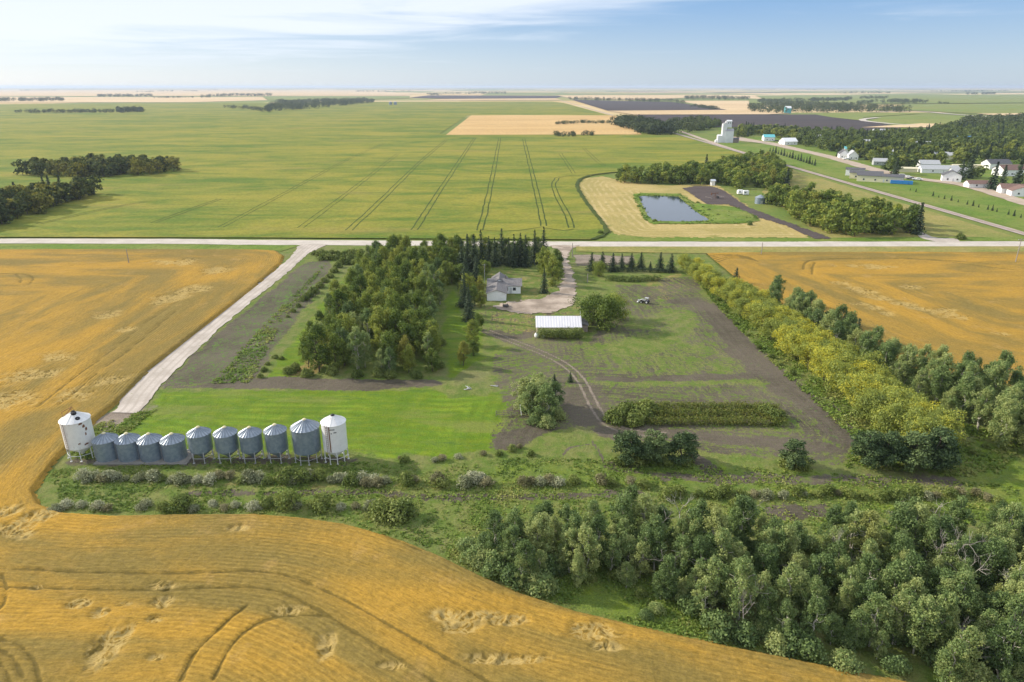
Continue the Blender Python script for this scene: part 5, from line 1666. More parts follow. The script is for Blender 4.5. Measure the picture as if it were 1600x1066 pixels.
# cross gable
xg = -hw * 0.5 + hw * 0.34
wl2, rf2 = gable(None, hw * 0.46, 8.6, 2.85, 1.65, 0.4, None, 'y')
w2 = wl2.build('rear_wing_wall', M['white_wall'], house); w2.location = (xg, 2.6, 0)
r2 = rf2.build('rear_wing_roof', M['grey_roof'], house); r2.location = (xg, 2.6, 0)
ch = MB(); ch.box(0.1, 0.6, -0.3, 0.3, 4.0, 5.4); ch.build('chimney', M['concrete'], roof)
window_on(house, hw * 0.5 - 5.4, hw * 0.5 - 4.2, 1.0, 2.2, -4.03)
window_on(house, hw * 0.5 - 2.6, hw * 0.5 - 1.6, 1.1, 2.1, -4.03)
d_ = MB(); d_.box(hw * 0.5 - 3.7, hw * 0.5 - 2.9, -4.05, -4.0, 0.0, 2.1); dd = d_.build('door', M['door_grey'], house)
h_ = MB(); h_.box(hw * 0.5 - 3.05, hw * 0.5 - 3.0, -4.10, -4.05, 1.0, 1.1); h_.build('handle', M['black'], dd)
gx0, gy0 = G(761, 470.4)
gx1, _ = G(791, 470.4)
gw = gx1 - gx0
glen = (hy0 - gy0) + 0.9
wl3, rf3 = gable(None, gw, glen, 2.6, 1.1, 0.4, None, 'y')
g_ = wl3.build('garage_wall', M['white_wall'], house); g_.location = ((gx0 + gx1) / 2 - cx, gy0 + glen / 2 - hy0 - 4.0, 0)
g2 = rf3.build('garage_roof', M['grey_roof'], house); g2.location = g_.location
gd = MB(); gd.box(gw / 2 - 0.02, gw / 2 + 0.05, -1.9, 1.5, 0.05, 2.2); gdo = gd.build('garage_door', M['trim'], house); gdo.location = g_.location

# TV mast beside the house
x, y = G(757.5, 455)
mast = MB(); mast.tube([(0, 0, -0.2), (0, 0, 9.5)], 0.06, 5); mast.tube([(-0.8, 0, 9.2), (0.8, 0, 9.2)], 0.025, 4); mast.tube([(-0.5, 0, 8.8), (0.5, 0, 8.8)], 0.025, 4)
tag(obj('antenna_mast', mast.mesh('antenna_mast', M['steel_leg']), None, (x, y, 0)), 'thin antenna mast at the left corner of the farmhouse', 'antenna mast')

# the barn
bx0, by0 = G(839, 523)
bx1, _ = G(907, 523)
bw = bx1 - bx0
barn = empty('barn', ((bx0 + bx1) / 2, by0 + 3.6, 0))
tag(barn, 'low barn with a pale ribbed metal roof above leafy bushes', 'barn')
wl, rf = gable(None, bw, 7.2, 2.3, 1.9, 0.35)
wl.build('wall', M['cream_wall'], barn)
rf.build('roof', M['barn_roof'], barn)
lt = MB(); lt.box(bw / 2 + 0.05, bw / 2 + 2.2, -1.6, 3.2, -0.2, 2.0); lt.build('lean_to_wall', M['wood_wall'], barn)
ls = MB(); ls.slab([(bw / 2 + 0.40, -1.8, 2.75), (bw / 2 + 2.5, -1.8, 2.1), (bw / 2 + 2.5, 3.5, 2.1), (bw / 2 + 0.40, 3.5, 2.75)], 0.1); ls.build('lean_to_roof', M['grey_roof'], barn)
dz = MB(); dz.box(-bw / 2 - 0.06, -bw / 2 + 0.02, -1.5, 1.5, 0.0, 2.1); dz.build('door', M['wood_wall'], barn)
pst = MB(); pst.box(bw / 2 + 0.38, bw / 2 + 0.52, 3.0, 3.14, 0, 4.6); pst.build('post', M['trim'], barn)
for k, (px, py, s, lab) in enumerate([(839, 527, 0.75, 'round white tank at the left corner of the barn'), (849, 527.5, 0.6, 'grey-white tank beside the white one at the barn bushes')]):
    x, y = G(px, py)
    t = empty('water_tank', (x, y, 0), 0, s)
    tag(t, lab, 'tank')
    b = MB(); b.lathe([(0.02, 0), (0.8, 0.02), (0.95, 0.3), (0.95, 1.1), (0.75, 1.5), (0.25, 1.65)], 16); b.build('body', M['white_wall'] if k == 0 else M['pale_roof'], t, True)
    b = MB(); b.lathe([(0.25, 1.64), (0.25, 1.75), (0.02, 1.77)], 12); b.build('lid', M['black'], t)


# the small farm vehicle on the soil
def wheel(o, x, y, r, w):
    t = MB(); t.tube([(x - w / 2, y, r), (x + w / 2, y, r)], r, 16); ty = t.build('wheel', M['black'], o)
    q = MB(); q.tube([(x - w / 2 - 0.02, y, r), (x + w / 2 + 0.02, y, r)], r * 0.5, 10); q.build('rim', M['trim'], ty)


x, y = G(1008, 474)
tr_ = empty('farm_tractor', (x, y, 0), math.radians(62), 0.78)
tag(tr_, 'small dark farm tractor with pale loader arms parked on the bare soil', 'tractor')
b = MB(); b.box(-0.4, 0.4, 0.1, 1.9, 0.7, 1.35); b.box(-0.33, 0.33, 1.9, 2.05, 0.75, 1.25); b.build('hood', M['black'], tr_)
b = MB(); b.box(-0.55, 0.55, -1.2, 0.1, 0.75, 1.1); b.box(-0.3, 0.3, -1.0, -0.5, 1.1, 1.45); b.box(-0.3, 0.3, -1.15, -1.0, 1.1, 1.8); b.build('seat_platform', plain('violet_grey', (0.22, 0.2, 0.27), 0.6), tr_)
b = MB(); b.box(-0.75, 0.75, -1.3, 0.2, 2.3, 2.4)
for sx in (-0.68, 0.68):
    for sy in (-1.25, 0.1):
        b.box(sx - 0.04, sx + 0.04, sy - 0.04, sy + 0.04, 1.1, 2.3)
b.build('canopy', M['pale_roof'], tr_)
for sx in (-1, 1):
    wheel(tr_, sx * 0.8, -0.8, 0.75, 0.4)
    wheel(tr_, sx * 0.65, 1.5, 0.45, 0.3)
    b = MB(); b.tube([(sx * 0.6, -0.1, 1.3), (sx * 0.6, 1.6, 1.5), (sx * 0.6, 2.7, 0.8)], 0.09, 5); b.build('loader_arm', M['trim'], tr_)
b = MB(); b.slab([(-0.9, 2.7, 0.3), (0.9, 2.7, 0.3), (0.9, 2.9, 1.2), (-0.9, 2.9, 1.2)], 0.06); b.slab([(-0.9, 2.7, 0.3), (-0.9, 3.4, 0.3), (0.9, 3.4, 0.3), (0.9, 2.7, 0.3)], 0.06); b.build('bucket', M['trim'], tr_)

# dark utility trailer in front of the garage
x, y = G(790, 480)
tl_ = empty('utility_trailer', (x, y, 0), 0.2)
tag(tl_, 'small dark utility trailer parked on the gravel before the garage', 'trailer')
b = MB(); b.box(-0.7, 0.7, -1.1, 1.1, 0.5, 0.6); b.box(-0.7, -0.64, -1.1, 1.1, 0.6, 1.0); b.box(0.64, 0.7, -1.1, 1.1, 0.6, 1.0); b.build('box', M['black'], tl_)
wheel(tl_, -0.85, 0, 0.32, 0.2); wheel(tl_, 0.85, 0, 0.32, 0.2)
b = MB(); b.tube([(0, -1.1, 0.5), (0, -2.2, 0.45)], 0.05, 5); b.build('hitch', M['black'], tl_)

# white lumber on the lawn edge, corral gate posts
for k, (px, py, rz, lab) in enumerate([(731, 609, 0.15, 'heap of pale boards on the grass at the far edge of the bright lawn'), (772, 604, -0.45, 'two white boards lying on the weeds near the heap')]):
    x, y = G(px, py)
    b = MB()
    for j in range(5 if k == 0 else 2):
        b.add([(v[0] * math.cos(j * .5) - v[1] * math.sin(j * .5), v[0] * math.sin(j * .5) + v[1] * math.cos(j * .5) + j * 0.25, v[2] + 0.06 * j) for v in [(-1.3, -.1, .1), (1.3, -.1, .1), (1.3, .1, .1), (-1.3, .1, .1), (-1.3, -.1, .16), (1.3, -.1, .16), (1.3, .1, .16), (-1.3, .1, .16)]],
              [(0, 3, 2, 1), (4, 5, 6, 7), (0, 1, 5, 4), (1, 2, 6, 5), (2, 3, 7, 6), (3, 0, 4, 7)])
    tag(obj('board_heap', b.mesh('board_heap', M['pale_roof']), None, (x, y, 0.05), rz, 0.7), lab, 'boards')
x, y = G(793, 650)
fg = empty('corral_fence', (x, y, 0), 0.1)
tag(fg, 'weathered board corral fence with one white post beside the lawn corner trees', 'fence')
for k in range(4):
    b = MB(); b.box(-2.4 + k * 1.6 - 0.06, -2.4 + k * 1.6 + 0.06, -0.06, 0.06, -0.1, 1.4); b.build('post', M['wood_wall'], fg)
b = MB()
for z in (0.4, 0.8, 1.2):
    b.box(-2.45, 2.45, -0.10, -0.065, z, z + 0.12)
b.build('rail', M['wood_wall'], fg)
b = MB(); b.tube([(3.0, 0, -0.1), (2.7, 0, 2.4)], 0.1, 6); b.build('white_post', M['trim'], fg)


def pole(px, py, ytop, label, arm=True):
    x, y = G(px, py)
    h = ztop(y, ytop)
    o = empty('utility_pole', (x, y, 0))
    tag(o, label, 'utility pole')
    b = MB(); b.tube([(0, 0, -0.3), (0, 0, h)], [0.19, 0.13], 7); b.build('pole', M['grey_wood'], o)
    if arm:
        b = MB(); b.box(-1.2, 1.2, -0.08, 0.08, h - 0.6, h - 0.42); b.build('crossarm', M['grey_wood'], o)
        for k in (-1, 0, 1):
            b = MB(); b.lathe([(0.07, h - 0.42), (0.09, h - 0.3), (0.03, h - 0.22)], 8, 0, (k * 1.05, 0)); b.build('insulator', M['trim'], o)
    return (x, y, h)


pole(202, 414, 389, 'thin utility pole standing in the left wheat field', False)
pole(1586, 412, 373, 'leaning grey utility pole at the right edge beside the road')
pole(1189, 400, 379, 'utility pole between the road and the right wheat field', False)
pole(894, 403, 380, 'utility pole at the driveway mouth beside the road', False)
pole(918, 442, 428, 'short grey post beside the driveway bend', False)

# ---- across the road by the pond
grp = None
x, y = G(1187, 318)
b_o = empty('grain_bin', (x, y, 0)); tag(b_o, 'small galvanized bin beside the grove across the road', 'grain bin')
b = MB(); b.lathe([(3.0, -0.2), (3.0, 3.6)], 28); b.build('wall', M['galv'], b_o, True)
b = MB(); b.lathe([(3.15, 3.55), (0.4, 5.0), (0.05, 5.1)], 28); b.build('roof', M['galv_roof'], b_o)
b = MB(); b.box(-0.5, 0.5, -3.05, -2.95, 0.2, 2.0); b.build('door', M['steel_leg'], b_o)


def small_house(name, label, px, py, w, d, h, rise, rz, wm, rm, along='x', cat='house', wins=2, group=None, z=0.0):
    x, y = G(px, py)
    o = empty(name, (x, y, z), rz)
    tag(o, label, cat, group)
    wl, rf = gable(None, w, d, h, rise, 0.5, None, along)
    wl.build('wall', wm, o)
    rf.build('roof', rm, o)
    for k in range(wins):
        xx = -w / 2 + w * (k + 0.6) / wins - 0.6
        window_on(o, xx, xx + 1.1, 1.0, 2.1, -d / 2 - 0.03)
    if wins:
        b = MB(); b.box(-0.45 + w * 0.08, 0.45 + w * 0.08, -d / 2 - 0.06, -d / 2 - 0.01, 0.0, 2.1)
        b.build('door', M['door_grey'], o)
    return o


small_house('shed', 'tiny white shed at the corner of the garden soil across the road', 1113, 290, 2.6, 2.6, 3.4, 0.8, 0.1, M['white_wall'], M['white_wall'], 'x', 'shed', 0)
for k, (px, py, rz, lab) in enumerate([(1156, 304, 0.1, 'white camper at the left of the two beside the garden soil'), (1165, 305, -0.1, 'white camper at the right of the two beside the garden soil')]):
    x, y = G(px, py)
    o = empty('camper', (x, y, 0), rz); tag(o, lab, 'camper')
    b = MB(); b.box(-1.7, 1.7, -1.1, 1.1, 0.5, 2.7); b.box(-1.4, 1.4, -0.9, 0.9, 2.7, 2.95); b.build('body', M['white_wall'], o)
    window_on(o, -1.0, 0.0, 1.4, 2.1, -1.13)
    wheel(o, -1.15, -0.6, 0.35, 0.2); wheel(o, 1.15, -0.6, 0.35, 0.2)
x, y = G(1117, 311)
pj = empty('pump_jack', (x, y, 0.3), 0.4); tag(pj, 'small rusty pump jack inside a low rail on the garden soil', 'pump jack')
b = MB()
for s in (-1, 1):
    b.tube([(s * 0.8, -0.8, 0), (0, 0, 3.0)], 0.1, 4); b.tube([(s * 0.8, 0.8, 0), (0, 0, 3.0)], 0.1, 4)
b.build('post', M['rust'], pj)
b = MB(); b.box(-2.6, 2.4, -0.15, 0.15, 3.0, 3.35); b.build('beam', M['rust'], pj)
b = MB(); b.box(-3.1, -2.6, -0.2, 0.2, 2.3, 3.6); b.build('horse_head', M['rust'], pj)
b = MB(); b.box(1.2, 2.6, -0.8, 0.8, 0, 1.2); b.build('engine', M['black'], pj)
b = MB()
for (a, c) in [((-5, -3), (5, -3)), ((5, -3), (5, 3)), ((5, 3), (-5, 3)), ((-5, 3), (-5, -3))]:
    b.tube([(a[0], a[1], 0.9), (c[0], c[1], 0.9)], 0.07, 4)
    for t in (0, 0.5):
        b.tube([(a[0] + (c[0] - a[0]) * t, a[1] + (c[1] - a[1]) * t, 0), (a[0] + (c[0] - a[0]) * t, a[1] + (c[1] - a[1]) * t, 0.9)], 0.06, 4)
b.build('rail', M['grey_wood'], pj)

# ------------------------------------------------------------------ the grain elevator
M['elev_white'] = plain('elevator_white_metal', (0.72, 0.72, 0.74), 0.55, 0.3, 0.10, 0.12)
M['elev_roof'] = plain('elevator_roof', (0.36, 0.35, 0.37), 0.7, 0.2, 0.15, 0.2)
x, y = G(1133, 223)
u = mpp(x, y)
el = empty('grain_elevator', (x, y, 0), math.radians(-4)); tag(el, 'tall white wooden grain elevator with stepped cupola beside the railway', 'grain elevator')
wl, rf = gable(None, 13 * u, 11 * u, 18 * u, 3.0 * u, 0.3, None, 'x')
a_ = wl.build('main_bin_wall', M['elev_white'], el); a_.location = (4 * u, 0, 0)
r_ = rf.build('main_bin_roof', M['elev_roof'], el); r_.location = (4 * u, 0, 0)
wl, rf = gable(None, 6.0 * u, 9 * u, 28 * u, 1.5 * u, 0.2, None, 'y')
a_ = wl.build('tower_wall', M['elev_white'], el); a_.location = (-3.5 * u, 0.3, 0)
r_ = rf.build('tower_roof', M['elev_roof'], el); r_.location = (-3.5 * u, 0.3, 0)
wl, rf = gable(None, 7.5 * u, 6 * u, 9 * u, 1.5 * u, 0.2, None, 'x')
a_ = wl.build('cupola_wall', M['elev_white'], el); a_.location = (3.5 * u, 2, 23 * u)
r_ = rf.build('cupola_roof', M['elev_white'], el); r_.location = (3.5 * u, 2, 23 * u)
wl, rf = gable(None, 3.0 * u, 5 * u, 31.5 * u, 1.0 * u, 0.2, None, 'x')
a_ = wl.build('leg_housing', M['elev_white'], el); a_.location = (-0.2 * u, 2.5, 0)
wl, rf = gable(None, 7 * u, 9 * u, 10.5 * u, 1.5 * u, 0.2, None, 'x')
a_ = wl.build('annex_wall', M['elev_white'], el); a_.location = (-9.3 * u, 0, 0)
r_ = rf.build('annex_roof', M['elev_white'], el); r_.location = (-9.3 * u, 0, 0)
b = MB(); b.box(10.7 * u, 20 * u, -3 * u, 3 * u, -0.2, 5.5 * u); b.build('drive_shed', M['wood_wall'], el)
b = MB(); b.slab([(10.6 * u, -3.4 * u, 5.6 * u), (20.4 * u, -3.4 * u, 5.6 * u), (20.4 * u, 0, 7.5 * u), (10.6 * u, 0, 7.5 * u)], 0.2); b.slab([(20.4 * u, 3.4 * u, 5.6 * u), (10.6 * u, 3.4 * u, 5.6 * u), (10.6 * u, 0.01, 7.5 * u), (20.4 * u, 0.01, 7.5 * u)], 0.2); b.build('drive_shed_roof', M['dark_roof'], el)
for k in range(3):
    b = MB(); b.box(1.5 * u + k * 3 * u, 1.5 * u + k * 3 * u + 1.1, 2 - 3.05 * u, 2 - 2.98 * u, 28.5 * u, 30.2 * u); b.build('window', M['glass'], el)
b = MB(); b.lathe([(1.9 * u, 0), (1.9 * u, 3.5 * u), (0.2, 5 * u)], 14, 0, (-14.5 * u, 0)); b.build('side_tank', M['elev_white'], el, True)

# ------------------------------------------------------------------ shrub rows and weeds in front of the bins
SILV = [(shrub_mesh(700 + i, 2.6, 1.5, 900, 0.24, M['silver_leaf'], 16, 0.34), stems_mesh(704 + i, 2.4, 1.2)) for i in range(3)]
BRWN = [(shrub_mesh(710 + i, 2.4, 1.7, 800, 0.22, M['brown_leaf'], 14, 0.34), stems_mesh(714 + i, 2.2, 1.5)) for i in range(2)]
OLIV = [(shrub_mesh(720 + i, 2.8, 1.9, 1100, 0.26, M['shrub_leaf'], 16, 0.36), stems_mesh(724 + i, 2.6, 1.6)) for i in range(3)]


def bush(kind, px, py, s, label, group):
    x, y = G(px, py)
    src = {'s': SILV, 'b': BRWN, 'o': OLIV}[kind]
    nm, wood = {'s': 'silver_shrub', 'b': 'brown_shrub', 'o': 'olive_shrub'}[kind], 'stems'
    tree(nm, src[R.randrange(len(src))], x, y, R.uniform(0, 6.28), (s, s, s * R.uniform(0.85, 1.15)), label, 'shrub', group, 'foliage', wood)


TONE = {'s': 'silvery grey shrub', 'b': 'brownish seeding shrub', 'o': 'round olive green shrub'}
row1 = [(q, 752 + R.uniform(-4, 4)) for q in np.cumsum(np.random.default_rng(4).uniform(7, 19, 33)) + 112]
for k, (px, py) in enumerate(row1):
    kd = 'b' if k in (2, 15, 16, 21) else 'o' if k in (9, 22) else 's' if R.random() < 0.8 else 'o'
    bush(kd, px, py, R.uniform(0.7, 1.45), TONE[kd] + ' in the long shrub row right below the bins', 'shrub row below the bins')
for px, kd, s in [(572, 'b', .9), (590, 'b', 1.0), (603, 's', .8), (635, 'o', 1.0), (645, 'b', .8), (684, 'b', 1.15), (688, 'o', .9), (725, 's', 1.1), (738, 's', 1.1), (750, 's', 1.0), (762, 'b', 1.0), (818, 'b', .9), (830, 'b', .8), (845, 's', .9), (858, 'b', 1.0), (872, 's', .9), (895, 'o', .8), (938, 'b', 1.0), (955, 'o', .7), (985, 'b', .8), (1005, 'o', .8)]:
    bush(kd, px, 757 + R.uniform(-4, 5), s * 1.2, TONE[kd] + ' in the gappy shrub row on the weeds right of the bins', 'gappy shrub row right of the bins')
for px, kd, s in [(88, 's', .8), (105, 's', .8), (128, 's', .7), (150, 's', .8), (168, 'b', .8), (215, 's', .8), (232, 's', .9), (258, 'o', .9), (284, 'o', 1.2), (305, 's', .8), (330, 's', .8), (350, 'b', .8), (368, 's', .7), (392, 's', .8), (415, 'o', .8), (452, 'o', 1.35), (470, 's', .8), (503, 'o', 1.45), (530, 's', .8), (555, 'b', .8), (575, 's', .9)]:
    bush(kd, px + R.uniform(-5, 5), 796 + R.uniform(-6, 3), s * R.uniform(0.9, 1.35), TONE[kd] + ' in the shrub row along the top edge of the front wheat', 'shrub row above the front wheat')
for px, py, s in [(598, 806, 1.6), (615, 808, 1.9), (632, 805, 1.7)]:
    bush('o', px, py, s, 'large grey-green bush standing in the biggest clump above the wheat edge', 'biggest clump above the wheat edge')
for px, py in [(625, 718), (632, 722), (680, 722), (690, 720), (716, 716), (755, 712), (780, 712), (800, 704), (812, 700), (830, 712)]:
    bush(R.choice('sbo'), px, py, R.uniform(0.5, 0.9), 'small weedy shrub at the near edge of the bright lawn', 'shrubs at the near edge of the lawn')
for px in list(range(1045, 1250, 22)) + list(range(1255, 1545, 19)):
    kd = R.choice('oobos')
    bush(kd, px + R.uniform(-6, 6), 774 + (px - 1045) * 0.008 + R.uniform(-4, 4), R.uniform(0.7, 1.15), TONE[kd] + ' in the shrub row behind the back edge of the front wood', 'shrub row behind the front wood')
for px, py in [(1000, 930), (960, 905), (1035, 905), (915, 905), (1150, 790), (1330, 800), (1450, 800), (1560, 790), (1540, 700), (1520, 710)]:
    bush('o', px, py, R.uniform(0.5, 0.9), 'low green bush on the rough grass around the front wood', 'bushes around the front wood')
for px, py in [(1120, 470), (1135, 490), (1150, 508), (1168, 525), (1185, 545), (1205, 560), (1220, 572), (1238, 586)]:
    bush('o', px, py, R.uniform(0.5, 0.8), 'low weedy bush at the foot of the golden row beside the bare soil', 'bushes at the foot of the golden row')


def tufts(name, n, polys, smin, smax, mat, seed, reject=None, hgt=0.5):
    """rough grass and weeds that nobody could count: one object"""
    r = np.random.default_rng(seed)
    P = []
    for poly, share in polys:
        poly = np.asarray(poly)
        m = int(n * share)
        got = 0
        while got < m:
            X = r.uniform(poly[:, 0].min(), poly[:, 0].max(), m * 2)
            Y = r.uniform(poly[:, 1].min(), poly[:, 1].max(), m * 2)
            k = inside(poly, X, Y)
            k &= fbm(X * 0.22, Y * 0.22, seed, 4) > r.uniform(0.30, 0.68, len(X))
            if reject is not None:
                k &= ~reject(X, Y)
            P.append(np.stack([X[k], Y[k]], 1)[:m - got])
            got += len(P[-1])
    P = np.vstack(P)
    m = len(P)
    k = 4
    B = np.repeat(P, k, 0) + r.normal(size=(m * k, 2)) * smax * 0.4
    s = np.repeat(r.uniform(smin, smax, m), k)
    a = r.uniform(0, 6.28, m * k)
    tilt = r.uniform(0.5, 1.4, m * k)
    nr = np.stack([np.cos(a) * np.cos(tilt), np.sin(a) * np.cos(tilt), np.sin(tilt)], 1)
    C3 = np.stack([B[:, 0], B[:, 1], s * hgt * r.uniform(0.5, 1.0, m * k)], 1)
    V, Q = leaf_quads(C3, nr, s, r, 0.8)
    ti = np.clip(np.repeat(fbm(P[:, 0] * 0.15, P[:, 1] * 0.15, seed + 3, 4), k) * 1.6 - 0.3 + r.normal(size=m * k) * 0.18, 0, 1)
    return tag(obj(name, fast_mesh(name, V, Q, mat, {'tint': ti})), kind='stuff')


in_wheat = lambda X, Y: sdist(P_WL, X, Y) < 0.4
tufts('rough_grass', 13000, [(GP([(75, 735), (300, 722), (560, 722), (700, 726), (820, 715), (1000, 720), (1300, 740), (1590, 760), (1600, 830), (1200, 835), (800, 850), (740, 870), (640, 850), (480, 806), (100, 800)]), 0.8),
                             (GP([(700, 850), (800, 910), (1000, 890), (1100, 960), (1200, 1012), (1100, 1000), (900, 955), (700, 875)]), 0.2)], 0.2, 0.48, M['grass_leaf'], 81, in_wheat)
tufts('rough_grass', 7000, [(GP([(1090, 440), (1130, 490), (1230, 590), (1340, 690), (1320, 730), (1500, 745), (1560, 740), (1600, 690), (1500, 660), (1300, 600)]), 0.85), (GP([(150, 665), (235, 640), (245, 640), (180, 690), (140, 720), (110, 710)]), 0.15)], 0.3, 0.7, M['grass_leaf'], 82, in_wheat)
tufts('weeds', 900, [(GP([(330, 600), (420, 500), (500, 420), (512, 410), (440, 505), (390, 598)]), 1.0)], 0.3, 0.7, M['grass_leaf'], 83)
tufts('reeds', 1500, [(GP([(1125, 335), (1150, 328), (1178, 338), (1180, 345), (1140, 347)]), 0.6), (P_RING, 0.4)], 0.6, 1.4, M['reed_leaf'], 84, lambda X, Y: inside(P_POND, X, Y))

# ------------------------------------------------------------------ groves beyond the road
def one_mesh_tree(pair, name):
    """crown and trunk of a far tree joined in one mesh"""
    c, t = pair
    nc, nt = len(c.vertices), len(t.vertices)
    V = np.empty((nc + nt) * 3, np.float32)
    a = np.empty(nc * 3, np.float32); c.vertices.foreach_get('co', a)
    b = np.empty(nt * 3, np.float32); t.vertices.foreach_get('co', b)
    V = np.concatenate([a, b]).reshape(-1, 3)
    qa = np.arange(nc).reshape(-1, 4)
    qb = np.array([list(p.vertices)[:4] for p in t.polygons if len(p.vertices) == 4]) + nc
    ti = np.empty(len(c.polygons), np.float32); c.attributes['tint'].data.foreach_get('value', ti)
    tv = np.concatenate([np.repeat(ti, 4), np.full(nt, 0.4, np.float32)])
    return fast_mesh(name, V, np.vstack([qa, qb]), [c.materials[0], t.materials[0]], {'tint': tv}, False, np.concatenate([np.zeros(len(qa)), np.ones(len(qb))]))


GM = [one_mesh_tree(p, 'grove_tree') for p in GROVE]
G_A = GP([(965, 285), (975, 280), (1010, 279), (1060, 276), (1100, 272), (1130, 262), (1180, 256), (1212, 258), (1232, 285), (1215, 297), (1180, 295), (1150, 296), (1120, 288), (1100, 289), (1040, 290), (985, 288)])
G_B = GP([(1200, 318), (1215, 310), (1250, 318), (1300, 325), (1350, 335), (1400, 342), (1428, 352), (1436, 366), (1400, 371), (1350, 371), (1300, 368), (1262, 352), (1225, 336)])
G_L1 = GP([(32, 275), (60, 268), (140, 262), (230, 262), (284, 267), (262, 273), (180, 278), (90, 279), (45, 278)])
G_L2 = GP([(-120, 345), (-60, 330), (40, 318), (120, 306), (152, 304), (130, 316), (60, 338), (10, 352), (-80, 372)])
for nm, poly, sp, lab, grp, zz in [('a', G_A, 7.2, 'tree of the dark grove behind the pond', 'trees of the grove behind the pond', 0), ('b', G_B, 7.0, 'tree of the leafy grove between the silver bin and the road turnoff', 'trees of the grove by the road turnoff', 0)]:
    for (x, y) in scatter(poly, sp, 91 if nm == 'a' else 92, 0.4):
        s = R.uniform(0.75, 1.1)
        tag(obj('grove_tree', GM[R.randrange(6)], None, (x, y, zz), R.uniform(0, 6.28), (s, s, s * R.uniform(0.85, 1.1))), lab, 'tree', grp)
GW = [one_mesh_tree(deciduous(430 + i, R.uniform(9.5, 11.5), R.uniform(8.0, 9.5), 0.08, 22, 460, 1.5, M['gold_wood_leaf'], M['bark'], 5, 1.9, 0.0, 0.85), 'grove_tree') for i in range(4)]
for poly, sp, seed, lab, grp in [(G_L1, 10.5, 93, 'tree of the isolated bluff in the left of the green crop', 'trees of the isolated bluff'), (G_L2, 8.5, 94, 'tree of the bluff at the left picture edge in the green crop', 'trees of the bluff at the left edge')]:
    for (x, y) in scatter(poly, sp, seed, 0.4):
        s = R.uniform(0.85, 1.2)
        tag(obj('bluff_tree', GW[R.randrange(4)], None, (x, y, GREEN_TOP - 0.3), R.uniform(0, 6.28), (s * 1.1, s * 1.1, s)), lab, 'tree', grp)
FSP = [one_mesh_tree(conifer(560 + i, 14, 8.0, M['spruce_leaf'], 17, 1.5, 0.03, 1.0), 'spruce_tree') for i in range(2)]
for k, (px, py, s, lab) in enumerate([(1432, 366, 1.05, 'tall dark spruce at the right end of the grove by the road turnoff'), (1228, 292, 0.9, 'dark spruce at the right end of the grove behind the pond'), (1103, 262, 0.8, 'spruce poking out of the top of the grove behind the pond'),
                                      (72, 308, 0.9, 'left spruce of the dark three above the left edge bluff'), (80, 306, 0.9, 'middle spruce of the dark three above the left edge bluff'), (97, 305, 0.9, 'right spruce of the dark three above the left edge bluff'), (28, 318, 0.9, 'dark spruce rising from the bluff at the left edge')]):
    x, y = G(px, py)
    tag(obj('spruce_tree', FSP[k % 2], None, (x, y, 0), k, s), lab, 'spruce')
for k, (px, py, s) in enumerate([(1500, 374, 1.3), (1107, 331, 0.8), (1098, 326, 0.7), (1122, 338, 0.7), (1172, 352, .8), (1024, 348, .9), (938, 366, 0.9), (1090, 318, .6), (1010, 345, .4)]):
    x, y = G(px, py)
    tree('leafy_shrub', SH[k % 4], x, y, k, s, 'low round bush on the verge beside the road turnoff' if k == 0 else 'low bush on the grassy bank around the pond', 'shrub', None if k == 0 else 'bushes around the pond', 'foliage', 'stems')

# ------------------------------------------------------------------ the town
TM = [one_mesh_tree(deciduous(450 + i, R.uniform(9.0, 13.0), R.uniform(8.5, 11.0), 0.06, 22, 330, 1.9, M['town_leaf'], M['bark'], 4, 2.3, 0.0, 0.85), 'town_tree') for i in range(5)]
HOUSES = []


def town(px, py, w, d, h, rise, rz, wm, rm, label, name='town_house', cat='house', along='x', wins=2):
    x, y = G(px, py)
    w, d, h, rise = (q * (0.93 if 'long' not in name else 1.0) for q in (w, d, h, rise))
    HOUSES.append((x, y, max(w, d)))
    return small_house(name, label, px, py, w, d, h, rise, rz, M[wm], M[rm], along, cat, wins, None, 0.25)


TR = math.radians(-26)
town(1352, 279, 22, 12, 4.2, 1.2, TR, 'cream_wall', 'dark_roof', 'white fronted end block of the long cream building by the railway', 'long_building', 'building', 'x', 3)
town(1374, 284, 30, 11, 4.2, 1.2, TR, 'cream_wall', 'dark_roof', 'long cream building with a dark roof beside the railway', 'long_building', 'building', 'x', 4)
town(1335, 274, 14, 11, 5.0, 1.0, TR, 'white_wall', 'dark_roof', 'white square building at the left end of the cream buildings', 'white_building', 'building', 'x', 0)
x, y = G(1408, 288)
tk = empty('dumpster', (x, y, 0.2), TR); tag(tk, 'bright blue open dumpster at the right end of the cream building', 'dumpster')
b = MB(); b.box(-7, 7, -2, 2, 0.2, 0.4); b.box(-7, -6.8, -2, 2, .4, 2.2); b.box(6.8, 7, -2, 2, .4, 2.2); b.box(-6.8, 6.8, -2, -1.8, .4, 2.2); b.box(-6.8, 6.8, 1.8, 2, .4, 2.2); b.build('body', M['blue'], tk)
for s in (-4, 0, 4):
    b = MB(); b.box(s - 0.15, s + 0.15, -2.1, -2.0, 0.3, 2.2); b.build('rib', M['blue'], tk)
town(1465, 270, 30, 10, 3.2, 2.8, -0.15, 'white_wall', 'pale_roof', 'long white house with a pale grey roof facing the street')
town(1449, 264, 16, 10, 4.5, 3.0, -0.15, 'white_wall', 'pale_roof', 'white house with grey roof behind the long white house')
town(1485, 283, 13, 10, 4.5, 3.5, -0.45, 'white_wall', 'dark_roof', 'white gabled house right of the long white house', along='y')
town(1497, 276, 13, 9, 4.0, 3.0, -0.2, 'white_wall', 'pale_roof', 'small white house squeezed behind the gabled house')
town(1529, 293, 18, 8, 3.0, 2.0, -0.1, 'white_wall', 'brown_roof', 'low white house with brown roof left of the front spruces')
